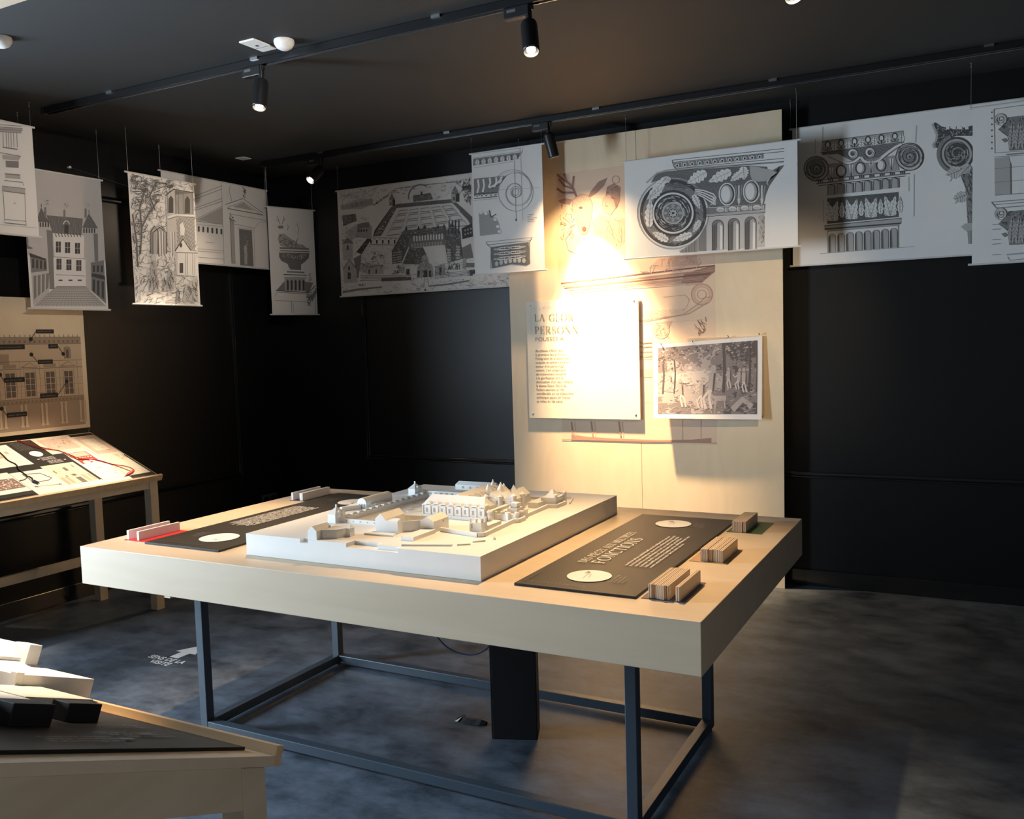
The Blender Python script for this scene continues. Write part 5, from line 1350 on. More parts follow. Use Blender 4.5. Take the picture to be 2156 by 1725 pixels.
# chateau around its court
ik.fill([(700, 1035), (880, 1010), (905, 975), (930, 1005), (1095, 990), (1120, 1160), (880, 1180), (760, 1195)], 'M', 2)
ik.fill([(715, 1030), (1095, 985), (1115, 1060), (745, 1095)], 'D', 3); ik.hatch([(715, 1030), (1095, 985), (1115, 1060), (745, 1095)], -6, 9, 0.002, 'L', 4)
for i in range(11): ik.rect(800 + i * 26, 1080 - i * 2, 814 + i * 26, 1130 - i * 2, 'P', 4); ik.rect(780 + i * 27, 1150 - i * 2, 796 + i * 27, 1185 - i * 2, 'L', 4)
for x in (735, 850, 905, 1030, 1085): ik.fill([(x - 12, 1025 - (x - 735) * .06), (x, 985 - (x - 735) * .06), (x + 12, 1025 - (x - 735) * .06)], 'D', 4)
ik.fill([(700, 1040), (760, 1100), (750, 1190), (690, 1330), (605, 1340), (600, 1220), (650, 1130)], 'M', 2); ik.hatch([(700, 1040), (760, 1100), (750, 1190), (690, 1330), (605, 1340), (600, 1220), (650, 1130)], 65, 8, 0.003, 'D', 3)
for i in range(5): ik.line([(610, 1240 + i * 22), (690, 1225 + i * 22)], 0.004, 'P', 4)
ik.fill([(760, 1195), (890, 1185), (930, 1270), (850, 1345), (700, 1340)], 'M', 2); ik.hatch([(760, 1195), (890, 1185), (930, 1270), (850, 1345), (700, 1340)], -4, 7, 0.0025, 'D', 3)
ik.fill([(890, 1185), (1080, 1175), (1105, 1310), (960, 1330), (930, 1270)], 'P', 3)
ik.fill([(1080, 1080), (1150, 960), (1235, 1040), (1240, 1130), (1260, 1290), (1120, 1330)], 'M', 2); ik.hatch([(1080, 1080), (1150, 960), (1235, 1040), (1240, 1130), (1260, 1290), (1120, 1330)], 75, 8, 0.003, 'D', 3)
for x in (1130, 1160, 1190, 1220): ik.line([(x, 1060), (x + 2, 935)], 0.009, 'D', 4)
for i in range(5): ik.ell((1130, 1210 + i * 24), 22, 10, 'G', 4, 10); ik.ell((1215, 1180 + i * 26), 22, 10, 'G', 4, 10)
ik.fill([(1245, 1010), (1345, 960), (1352, 1085), (1255, 1110)], 'D', 2)
for i in range(3):
    for j in range(2): ik.rect(1275 + i * 26, 1020 + j * 36 - i * 8, 1288 + i * 26, 1036 + j * 36 - i * 8, 'L', 3)
ik.fill([(1250, 1190), (1330, 1150), (1355, 1280), (1260, 1300)], 'M', 1)
# gatehouse
ik.fill([(830, 1470), (835, 1370), (865, 1330), (880, 1270), (915, 1250), (940, 1290), (945, 1330), (975, 1350), (985, 1460)], 'L', 3); ik.scrib([(835, 1465), (840, 1370), (880, 1270), (940, 1290), (985, 1460)], 70, 18, 0.0035, 'DDM', 4); ik.rect(895, 1400, 930, 1462, 'D', 5)
for x in (850, 955): ik.fill([(x - 10, 1460), (x - 10, 1410), (x, 1395), (x + 10, 1410), (x + 10, 1460)], 'D', 5)
ik.fill([(1000, 1370), (1090, 1330), (1100, 1440), (1000, 1450)], 'L', 2); ik.rect(1040, 1370, 1062, 1440, 'D', 3); ik.rect(735, 1385, 765, 1440, 'D', 3)
ik.scrib([(590, 1440), (650, 1350), (720, 1360), (720, 1420)], 50, 30, 0.004, 'DM', ang=60); ik.scrib([(1110, 1400), (1140, 1320), (1220, 1330), (1250, 1390)], 60, 26, 0.004, 'DM', ang=80)
for i in range(4): ik.line([(310, 1450 + i * 14), (780, 1450 + i * 12)], 0.004, 'M'); ik.line([(1000, 1452 + i * 14 - 20), (1360, 1410 + i * 12 - 10)], 0.003, 'M')
ik.fill([(505, 1470), (780, 1462), (780, 1490), (505, 1502)], 'D', 2); ik.fill([(1320, 1395), (1372, 1392), (1372, 1445), (1325, 1450)], 'D', 2)
ik.fill([(1260, 1290), (1290, 1280), (1290, 1370), (1255, 1380)], 'L', 3); ik.rect(1270, 1330, 1365, 1370, 'M', 2)
# houses on the left
ik.fill([(140, 890), (265, 875), (275, 940), (150, 990)], 'M', 1); ik.scrib([(140, 890), (265, 875), (275, 940), (150, 990)], 40, 20, 0.004, 'DD')
ik.fill([(280, 975), (385, 950), (415, 1000), (410, 1110), (270, 1090)], 'L', 2); ik.fill([(285, 970), (385, 950), (395, 1000), (280, 1015)], 'M', 3)
for i in range(4): ik.ell((295 + i * 24, 1030), 8, 14, 'D', 4, 10)
ik.fill([(385, 950), (415, 1000), (410, 1110), (320, 1250), (270, 1230), (390, 1080)], 'D', 1); ik.hatch([(160, 1050), (280, 970), (270, 1090), (240, 1110)], 45, 10, 0.003, 'M')
ik.fill([(140, 1110), (235, 1095), (240, 1300), (150, 1310)], 'G', 2); ik.fill([(140, 1150), (190, 1095), (250, 1150)], 'M', 3); ik.rect(185, 1170, 200, 1210, 'D', 4)
ik.fill([(150, 1390), (205, 1300), (270, 1380), (285, 1510), (160, 1520)], 'G', 2); ik.line([(150, 1390), (205, 1300), (270, 1380)], 0.006, 'D', 4); ik.rect(192, 1420, 220, 1480, 'D', 4); ik.ell((205, 1380), 8, 20, 'D', 4)
ik.fill([(245, 1290), (320, 1250), (300, 1400), (285, 1480)], 'M', 1)
ik.line([(420, 1090), (640, 1100)], 0.003, 'M'); ik.line([(400, 1160), (640, 1165)], 0.004, 'D')
for i in range(5): ik.rect(400 + i * 55, 1118, 414 + i * 55, 1152, 'D', 3); ik.line([(425 + i * 50, 1100), (440 + i * 50, 1112), (455 + i * 50, 1100)], 0.003, 'D')
ik.fill([(310, 1330), (520, 1350), (525, 1430), (380, 1440), (300, 1400)], 'G', 1); ik.line([(310, 1330), (380, 1370), (520, 1350)], 0.004, 'D')
for x in (385, 450): ik.rect(x, 1390, x + 12, 1430, 'D', 3)
ik.scrib([(400, 1305), (440, 1220), (540, 1270), (540, 1295)], 40, 30, 0.003, 'MD'); ik.scrib([(300, 1330), (400, 1310), (540, 1310), (560, 1390), (300, 1400)], 50, 24, 0.003, 'M')
# road and moat
ik.line([(905, 1462), (895, 1560)], 0.004, 'M'); ik.line([(930, 1460), (945, 1550)], 0.004, 'M'); ik.fill([(905, 1570), (918, 1570), (918, 1600), (903, 1600)], 'D', 3)
ik.fill([(145, 1590), (300, 1565), (510, 1548), (510, 1560), (330, 1580), (145, 1612)], 'M', 2); ik.fill([(935, 1540), (1120, 1520), (1320, 1487), (1320, 1500), (1130, 1535), (945, 1552)], 'M', 2)
ik.scrib([(150, 1540), (1800, 1450), (1800, 1550), (150, 1620)], 70, 60, 0.002, 'LM', ang=-4); ik.scrib([(290, 1525), (360, 1520), (360, 1545), (290, 1545)], 16, 14, 0.004, 'D'); ik.scrib([(510, 1590), (610, 1585), (600, 1615), (520, 1615)], 12, 24, 0.004, 'M'); ik.scrib([(800, 1570), (880, 1560), (870, 1590), (810, 1590)], 12, 24, 0.004, 'M')
for rg, nn, tn in (([(425, 1085), (640, 790), (640, 830), (500, 1080)], 40, 'LP'), ([(715, 1030), (1095, 985), (1115, 1060), (745, 1095)], 50, 'PLD'), ([(600, 1340), (700, 1040), (760, 1100), (690, 1330)], 60, 'LPD'), ([(700, 1340), (760, 1195), (890, 1185), (850, 1345)], 60, 'LD'),
                   ([(1080, 1080), (1150, 960), (1235, 1040), (1260, 1290), (1120, 1330)], 80, 'LPD'), ([(130, 890), (420, 900), (400, 1500), (140, 1520)], 160, 'DML'), ([(300, 1170), (700, 1170), (720, 1440), (300, 1450)], 90, 'ML'), ([(650, 1340), (1260, 1300), (1360, 1450), (640, 1500)], 150, 'DML'),
                   ([(110, 660), (620, 610), (430, 790), (130, 830)], 90, 'ML'), ([(640, 640), (1240, 580), (1160, 740), (640, 790)], 50, 'L'), ([(130, 1500), (1790, 1420), (1790, 1550), (130, 1625)], 120, 'ML')):
    ik.scrib(rg, nn, 26, 0.0026, tn, 5)
banner("wide banner with a bird's eye engraving of a chateau, on the back wall", (-1.315, 3.305, 1.925), (1, 0, 0), 1.575, 0.80, ik, (0.006, 1.565))

# ---- spiral construction
ik = Ink(sheet(SH['spiral']))
ik.line([(1340, 330), (1780, 275)], 0.002, 'M'); ik.line([(1345, 365), (1805, 300), (1805, 270), (1780, 275), (1780, 310)], 0.002, 'M'); ik.line([(1805, 300), (1770, 350), (1745, 375)], 0.003, 'M')
cv = [(1345, 372), (1790, 312), (1745, 378), (1345, 436)]
ik.fill(cv, 'M', 1)
for i in range(7):
    x = 1385 + i * 58; y = 402 - i * 8; ik.leaf((x, y + 26), (x, y - 28), 22, 'P', 'D', 3, 3); ik.line([(x + 28, y + 22), (x + 28, y - 24)], 0.004, 'D', 3)
ik.line([(1345, 458), (1720, 395)], 0.002, 'M')
CS = (1740, 680)
for k, (r0, r1) in enumerate(((30, 36), (74, 80), (128, 134))): pass
def sp(th): return 26 * math.exp(0.150 * th)
pts = [(CS[0] + sp(0.06 * i) * 1.02 * math.cos(-0.06 * i - 1.2), CS[1] + sp(0.06 * i) * 1.12 * math.sin(-0.06 * i - 1.2)) for i in range(240)]
ik.line(pts, 0.0025, 'M'); ik.line([(CS[0] + (p[0] - CS[0]) * 0.93, CS[1] + (p[1] - CS[1]) * 0.93) for p in pts], 0.0018, 'L')
for r in (28, 45, 160): ik.ring(CS, r, r + 3, 'M', 3, 40, sq=1.1)
ik.line([(1728, 390), (1745, 940)], 0.002, 'D'); ik.line([(1785, 310), (1805, 940)], 0.002, 'L'); ik.line([(1580, 660), (1960, 640)], 0.0015, 'L'); ik.rect(1739, 930, 1749, 950, 'D', 3)
fr = [(1352, 558), (1640, 530), (1590, 600), (1570, 690), (1355, 720)]
ik.fill(fr, 'M', 1)
for x0, y0, x1, y1 in ((1390, 565, 1385, 690), (1440, 560, 1435, 680), (1500, 550, 1490, 640), (1560, 545, 1540, 640), (1600, 540, 1590, 600)): ik.line([(x0, y0), ((x0 + x1) / 2 + 12, (y0 + y1) / 2), (x1, y1)], 0.014, 'P', 3)
ik.line([(1620, 535), (1570, 600), (1500, 640)], 0.010, 'P', 3); ik.line([(1650, 530), (1600, 600), (1520, 655)], 0.004, 'D', 4)
ik.line([(1355, 700), (1570, 685)], 0.005, 'D'); ik.line([(1355, 742), (1570, 722)], 0.005, 'D')
for i in range(5): ik.ell((1385 + i * 42, 718 - i * 3), 15, 13, 'P', 3, 10); ik.ell((1385 + i * 42, 718 - i * 3), 10, 8, 'M', 4, 8)
ik.line([(1352, 760), (1570, 740)], 0.002, 'M')
qt = [(1398, 870), (1480, 880), (1530, 905), (1580, 960), (1600, 1065), (1410, 1088)]
ik.fill(qt, 'L', 1); ik.hatch(qt, -20, 9, 0.002, 'M')
for x, y in ((1420, 872), (1465, 878), (1550, 935), (1575, 1000), (1590, 1045)): ik.ell((x, y), 18, 15, 'P', 3, 10)
ik.line([(1495, 850), (1510, 915), (1560, 885)], 0.006, 'D', 4)
for i, wl in enumerate((60, 40, 90, 60, 70)): ik.line([(1850, 890 + i * 16), (1850 + wl, 886 + i * 16)], 0.0025, 'M')
ik.line([(1465, 1145), (1895, 1100)], 0.003, 'M'); ik.line([(1465, 1145), (1480, 1170), (1875, 1130), (1895, 1100)], 0.004, 'M'); ik.line([(1475, 1168), (1510, 1195), (1510, 1390)], 0.003, 'M'); ik.line([(1870, 1130), (1870, 1340)], 0.003, 'M')
cp = [(1510, 1190), (1860, 1145), (1875, 1340), (1840, 1360), (1700, 1350), (1520, 1390)]
ik.fill(cp, 'M', 1); ik.hatch(cp, 40, 12, 0.002, 'D')
for k in range(3):
    for q in range(4):
        ik.leaf((1690, 1200 + k * 45), (1690 - (q + 1) * 42, 1200 + k * 45 - 4 + q * 6), 16, 'P', 'D', 3, 3); ik.leaf((1690, 1200 + k * 45), (1690 + (q + 1) * 40, 1190 + k * 45 - q * 2), 16, 'P', 'D', 3, 3)
for i in range(7): ik.ell((1565 + i * 42, 1345 - i * 5 - 14 * math.sin(math.pi * i / 6)), 17, 24, 'G', 4, 10)
banner('narrow banner with a spiral construction drawing, left of the plywood panel', (0.002, 3.09, 2.0), (1, 0, 0), 0.525, 0.806, ik, (0.0, 0.523))

# ---- castle court on the left wall
ik = Ink(sheet(SH['castle']))
ik.raw_fill([(0, 0.3), (0.512, 0.3), (0.512, 0.796), (0, 0.796)], 'G', 0)
ik.fill([(350, 910), (625, 935), (615, 1060), (400, 1050)], 'M', 1); ik.hatch([(350, 910), (625, 935), (615, 1060), (400, 1050)], 85, 11, 0.002, 'D')
ik.fill([(400, 1045), (635, 1065), (635, 1440), (430, 1440)], 'P', 1)
for (x, y) in ((440, 1110), (510, 1115), (585, 1120), (445, 1240), (520, 1245), (595, 1250)):
    ik.rect(x - 20, y, x + 18, y + 82, 'D', 3); ik.line([(x, y), (x, y + 82)], 0.003, 'L', 4); ik.line([(x - 20, y + 40), (x + 18, y + 40)], 0.003, 'L', 4)
ik.line([(400, 1225), (635, 1240)], 0.003, 'M'); ik.line([(420, 1360), (640, 1370)], 0.003, 'M')
for x in (455, 530, 600): ik.rect(x - 14, 1398, x + 16, 1408, 'D', 3)
for i in range(9): ik.line([(415 + i * 23, 1050), (425 + i * 23, 1075)], 0.005, 'D', 3)
for x0, x1, top in ((270, 370, 850), (620, 740, 895)):
    xm = (x0 + x1) / 2 - 10
    ik.fill([(x0, top + 110), (xm, top), (x1, top + 115)], 'M', 2); ik.hatch([(x0, top + 110), (xm, top), (x1, top + 115)], 70, 9, 0.003, 'D', 3)
    for i in range(5): ik.rect(x0 + 8 + i * 20, top + 115, x0 + 18 + i * 20, top + 150, 'D', 3)
    ik.line([(xm, top), (xm, top - 25)], 0.004, 'D')
ik.fill([(275, 1010), (370, 1020), (385, 1470), (340, 1470), (270, 1200)], 'G', 1); ik.fill([(350, 1020), (395, 1030), (410, 1470), (375, 1470)], 'M', 2)
ik.fill([(640, 1040), (735, 1050), (740, 1260), (690, 1480), (650, 1460)], 'G', 1); ik.fill([(705, 1050), (738, 1050), (742, 1260), (715, 1260)], 'M', 2)
for x, y in ((340, 860), (485, 880), (645, 870)): ik.rect(x - 8, y - 10, x + 8, y + 60, 'M', 3); ik.scrib([(x - 10, y - 60), (x + 30, y - 70), (x + 30, y - 20), (x, y - 15)], 14, 20, 0.003, 'LM')
ik.fill([(485, 980), (515, 985), (515, 1050), (485, 1045)], 'D', 3); ik.arc((500, 980), 22, 26, 180, 360, 0.005, 'P')
# side galleries, paving
ik.fill([(225, 1205), (350, 1245), (355, 1330), (235, 1345)], 'M', 1); ik.fill([(220, 1195), (345, 1240), (350, 1255), (225, 1225)], 'D', 2)
ik.fill([(235, 1345), (360, 1330), (370, 1500), (250, 1590)], 'G', 1)
for i in range(4): ik.rect(240 + i * 30, 1240 + i * 6, 256 + i * 30, 1310 + i * 3, 'D', 3); ik.fill([(250 + i * 32, 1370 - i * 6), (272 + i * 32, 1366 - i * 6), (274 + i * 30, 1530 - i * 24), (254 + i * 30, 1550 - i * 24)], 'M', 3)
ik.fill([(685, 1270), (785, 1250), (790, 1360), (690, 1370)], 'M', 1); ik.fill([(690, 1350), (790, 1365), (795, 1400), (690, 1375)], 'D', 2)
ik.fill([(690, 1375), (795, 1400), (800, 1580), (690, 1480)], 'M', 1)
for i in range(3): ik.rect(700 + i * 30, 1290, 716 + i * 30, 1340, 'D', 3); ik.fill([(698 + i * 34, 1395 + i * 8), (716 + i * 34, 1398 + i * 8), (716 + i * 34, 1500 + i * 24), (698 + i * 34, 1485 + i * 22)], 'D', 3)
pv = [(430, 1445), (640, 1445), (800, 1600), (250, 1600)]
ik.fill(pv, 'G', 1)
for k in range(12):
    y = 1448 + 150 * (k / 12) ** 1.2; ik.line([(430 - 180 * (y - 1445) / 155, y), (640 + 160 * (y - 1445) / 155, y)], 0.0022, 'M')
for k in range(20):
    a = k / 19; ik.line([(430 + 210 * a, 1445), (250 + 550 * a, 1600)], 0.0016, 'M')
banner('banner with a castle court between two round towers, on the left wall', (-1.765, 1.060, 1.810), (0, 1, 0), 0.512, 0.796, ik, (0.0, 0.506))

# ---- ruins overgrown with trees
ik = Ink(sheet(SH['ruin']))
al = [(975, 580), (1480, 670), (1500, 1590), (1020, 1580)]
ik.scrib(al, 900, 46, 0.0028, 'MMLD', 2); ik.scrib([(980, 590), (1240, 640), (1130, 960), (1050, 1200), (1000, 1200)], 190, 50, 0.0035, 'DDM', 3)
for pts in ([(1060, 1200), (1070, 1000), (1055, 850), (1100, 700)], [(1070, 1000), (1120, 900), (1190, 800)], [(1040, 1300), (1030, 1100), (1000, 900)], [(1170, 870), (1130, 760), (1180, 660), (1260, 670)]): ik.line(pts, 0.012, 'M', 3); ik.line(pts, 0.004, 'D', 4)
for c in ((1100, 700), (1190, 780), (1030, 640), (1290, 670)):
    for k in range(5): ik.arc(c, 12 + k * 7, 9 + k * 6, 20 * k, 20 * k + 250, 0.003, 'D')
tw = [(1250, 760), (1310, 715), (1460, 740), (1470, 1180), (1330, 1200), (1270, 1150)]
ik.fill(tw, 'G', 3); ik.fill([(1320, 720), (1460, 742), (1465, 905), (1320, 910)], 'L', 3); ik.line([(1250, 760), (1310, 712), (1462, 738)], 0.006, 'D', 4)
for x, y in ((1290, 760), (1415, 765)): ik.fill([(x - 18, y + 130), (x - 18, y + 25), (x, y), (x + 18, y + 25), (x + 18, y + 130)], 'D', 5)
for x in (1262, 1325, 1345, 1385, 1450): ik.line([(x, 740), (x + 5, 900)], 0.005, 'M', 4)
ik.line([(1265, 925), (1330, 905), (1470, 912)], 0.010, 'P', 4); ik.line([(1265, 940), (1330, 920), (1470, 927)], 0.003, 'D', 5)
ik.hatch([(1330, 930), (1470, 930), (1475, 1180), (1340, 1190)], 70, 10, 0.003, 'D', 4); ik.fill([(1355, 980), (1380, 960), (1395, 1010), (1390, 1060), (1360, 1060)], 'P', 5)
for cx, rx, y0, y1 in ((1205, 52, 1000, 1200), (1165, 26, 990, 1200)):
    ik.fill([(cx - rx, y1), (cx - rx, y0 + 40), (cx, y0), (cx + rx, y0 + 40), (cx + rx, y1)], 'L', 3); ik.line([(cx - rx, y1), (cx - rx, y0 + 40), (cx, y0), (cx + rx, y0 + 40), (cx + rx, y1)], 0.007, 'D', 4)
for x in (1185, 1205, 1225, 1290, 1310): ik.line([(x, 1030), (x + 4, 1215)], 0.008, 'P', 4); ik.line([(x + 8, 1030), (x + 12, 1215)], 0.003, 'D', 4)
ik.fill([(1320, 1180), (1380, 1090), (1440, 1175), (1480, 1185), (1490, 1370), (1330, 1360)], 'P', 4); ik.line([(1320, 1180), (1380, 1090), (1440, 1175)], 0.007, 'D', 5); ik.rect(1355, 1270, 1382, 1345, 'D', 5); ik.ell((1365, 1135), 10, 18, 'D', 5)
for x in (1335, 1400, 1415, 1455, 1470): ik.line([(x, 1190), (x, 1360)], 0.003, 'M', 5)
ik.line([(1325, 1190), (1490, 1195)], 0.004, 'D', 5)
for px_, py, s in ((1160, 1230, 1.5), (1285, 1290, 1.1), (1240, 1380, 0.6), (1345, 1460, 0.6)):
    ik.fill([(px_ - 22 * s, py + 170 * s), (px_ - 14 * s, py + 30 * s), (px_ + 12 * s, py + 25 * s), (px_ + 28 * s, py + 170 * s)], 'L', 4); ik.ell((px_, py), 13 * s, 17 * s, 'G', 4); ik.scrib([(px_ - 22 * s, py + 170 * s), (px_ - 10 * s, py), (px_ + 14 * s, py), (px_ + 28 * s, py + 170 * s)], 18, 44 * s, 0.004, 'D', 5, ang=80)
ik.fill([(1380, 1560), (1400, 1440), (1490, 1370), (1495, 1560)], 'G', 3); ik.scrib([(1380, 1560), (1400, 1440), (1490, 1370), (1495, 1560)], 40, 60, 0.004, 'DM', 4, ang=60)
banner('banner with overgrown ruins and a bell tower, on the left wall', (-1.545, 1.595, 1.838), (0, 1, 0), 0.515, 0.797, ik, (0.005, 0.510))

# ---- cut portico
ik = Ink(sheet(SH['portico']))
for a, b2 in (((330, 495), (585, 395)), ((335, 520), (585, 425)), ((340, 600), (588, 510)), ((340, 620), (590, 535)), ((350, 700), (592, 580)), ((355, 715), (595, 745))): ik.line([a, b2], 0.003, 'M')
ik.fill([(360, 705), (592, 590), (597, 745)], 'L', 1); ik.line([(585, 365), (610, 1105)], 0.003, 'M')
for i in range(6): ik.fill([(372 + i * 41, 760 + i * 5), (388 + i * 41, 762 + i * 5), (388 + i * 41, 812 + i * 5), (372 + i * 41, 808 + i * 5)], 'D', 2)
for y in (745, 965, 985, 1040, 1090): ik.line([(350, y), (605, y + 20)], 0.002, 'M')
ik.line([(440, 905), (525, 915)], 0.004, 'L')
ik.line([(620, 565), (780, 510), (960, 640)], 0.005, 'M'); ik.line([(640, 590), (780, 540), (930, 640)], 0.003, 'M'); ik.fill([(690, 585), (785, 545), (880, 620)], 'L', 1); ik.line([(640, 600), (965, 660)], 0.007, 'M'); ik.line([(660, 650), (990, 710)], 0.003, 'M'); ik.line([(690, 740), (890, 780)], 0.003, 'M')
ik.fill([(665, 690), (700, 700), (715, 1105), (680, 1100)], 'L', 1); ik.line([(665, 690), (680, 1100)], 0.006, 'M'); ik.scrib([(645, 640), (720, 660), (720, 740), (660, 720)], 24, 24, 0.004, 'MD')
ik.fill([(745, 785), (862, 800), (878, 1128), (757, 1115)], 'M', 1); ik.hatch([(745, 785), (862, 800), (878, 1128), (757, 1115)], 10, 10, 0.002, 'D'); ik.line([(730, 775), (880, 795), (890, 1130)], 0.003, 'M')
ik.fill([(790, 940), (815, 935), (820, 1110), (795, 1110)], 'L', 3); ik.scrib([(780, 830), (830, 830), (830, 1110), (790, 1110)], 22, 50, 0.003, 'DL', 4, ang=80)
ik.scrib([(775, 400), (810, 400), (805, 510), (780, 500)], 24, 30, 0.004, 'D', ang=85); ik.line([(665, 390), (655, 440), (680, 540)], 0.006, 'L'); ik.line([(880, 790), (920, 730), (990, 720)], 0.003, 'L')
banner('wide banner with a pedimented doorway and a cut section, in the room corner', (-1.790, 2.060, 2.150), (0, 1, 0), 0.985, 0.594, ik, (0.0, 0.983))

# ---- vase on a pedestal
ik = Ink(sheet(SH['vase']))
for pts in ([(1120, 750), (1100, 690), (1090, 670)], [(1135, 745), (1155, 690), (1148, 670)], [(1110, 720), (1085, 700)], [(1150, 715), (1165, 690)], [(1185, 800), (1195, 760), (1180, 750)], [(1280, 840), (1285, 780), (1270, 735)]): ik.line(pts, 0.004, 'M')
ik.fill([(1095, 760), (1145, 755), (1150, 780), (1110, 785)], 'M', 2)
fg = [(1110, 830), (1160, 830), (1210, 870), (1260, 900), (1290, 850), (1270, 920), (1330, 930), (1360, 960), (1240, 965), (1120, 940), (1100, 880)]
ik.fill(fg, 'L', 1); ik.scrib(fg, 60, 34, 0.003, 'DM')
ik.line([(1115, 960), (1380, 968)], 0.014, 'M'); ik.line([(1115, 985), (1385, 992)], 0.006, 'D')
bw = [(1110, 1000), (1385, 1005), (1380, 1050), (1340, 1090), (1310, 1110), (1310, 1160), (1200, 1155), (1190, 1105), (1130, 1075), (1110, 1040)]
ik.fill(bw, 'M', 1); ik.hatch(bw, 5, 9, 0.002, 'D'); ik.scrib([(1130, 1010), (1360, 1015), (1350, 1060), (1150, 1060)], 24, 30, 0.004, 'G')
ik.line([(1170, 1100), (1210, 1160)], 0.010, 'P', 3); ik.line([(1345, 1100), (1320, 1160)], 0.010, 'P', 3)
ik.line([(1180, 1175), (1340, 1182)], 0.010, 'M'); ik.line([(1150, 1200), (1360, 1208)], 0.006, 'D'); ik.line([(1150, 1225), (1360, 1232)], 0.004, 'M')
ik.fill([(1160, 1230), (1345, 1235), (1345, 1350), (1165, 1345)], 'L', 1)
for i in range(5): ik.fill([(1180 + i * 36, 1345), (1178 + i * 36, 1260), (1188 + i * 36, 1245), (1198 + i * 36, 1260), (1198 + i * 36, 1345)], 'D', 2)
ik.fill([(1090, 1340), (1160, 1260), (1165, 1345)], 'M', 1); ik.fill([(1345, 1265), (1420, 1275), (1380, 1370), (1345, 1350)], 'M', 1)
ik.line([(1080, 1345), (1380, 1365), (1440, 1300)], 0.006, 'D'); ik.line([(1070, 1400), (1090, 1360), (1375, 1380)], 0.004, 'M'); ik.line([(1070, 1435), (1360, 1450)], 0.003, 'M'); ik.line([(1220, 1440), (1225, 1550)], 0.004, 'M'); ik.line([(1240, 1465), (1245, 1550), (1270, 1550)], 0.003, 'M'); ik.line([(1440, 1320), (1440, 1560)], 0.004, 'M')
ik.fill([(1390, 1410), (1450, 1320), (1455, 1370), (1410, 1450)], 'M', 1); ik.scrib([(1355, 1370), (1410, 1360), (1400, 1500), (1360, 1490)], 50, 24, 0.004, 'DM'); ik.scrib([(1375, 1190), (1415, 1180), (1410, 1260), (1380, 1270)], 16, 24, 0.003, 'M')
tv = Vector((0.133, 0.36, 0)).normalized()
banner('narrow banner with a vase on a pedestal, nearest the room corner', (-1.733, 2.99, 1.80), tv, 0.388, 0.812, ik, (0.003, 0.383))

# ---- column order at the left edge
ik = Ink(sheet(SH['column']))
for y, x1 in ((228, 165), (245, 170), (262, 172), (280, 160)): ik.line([(-200, y - 12), (x1, y + 12)], 0.003, 'M')
ik.fill([(-200, 238), (170, 258), (160, 290), (-200, 268)], 'L', 1)
for x in (20, 45, 62, 80, 100, 125): ik.line([(x, 290), (x + 4, 400)], 0.003, 'M')
ik.line([(20, 400), (130, 415)], 0.006, 'M'); ik.fill([(15, 455), (155, 470), (140, 500), (20, 490)], 'L', 1); ik.line([(0, 440), (155, 468)], 0.004, 'M'); ik.fill([(40, 500), (140, 505), (140, 555), (45, 550)], 'M', 1)
ik.line([(35, 600), (150, 610)], 0.006, 'M'); ik.fill([(40, 605), (150, 612), (155, 640), (40, 632)], 'L', 1); ik.line([(30, 650), (170, 665), (178, 690)], 0.004, 'M'); ik.fill([(15, 695), (190, 715), (190, 750), (15, 725)], 'L', 1); ik.line([(15, 692), (192, 712)], 0.003, 'M'); ik.line([(15, 728), (190, 752)], 0.004, 'M')
ik.line([(20, 730), (35, 960)], 0.003, 'M'); ik.line([(185, 755), (195, 980)], 0.003, 'M'); ik.line([(35, 945), (195, 960)], 0.003, 'M'); ik.line([(30, 970), (200, 988)], 0.005, 'M'); ik.line([(100, 830), (107, 815), (115, 830)], 0.003, 'M')
ik.line([(-200, 965), (280, 1010)], 0.002, 'L')
banner('banner with a column and pedestal study, at the left edge of the picture', (-1.530, 0.45, 2.187), (0, 1, 0), 0.527, 0.592, ik, (0.02, 0.522))

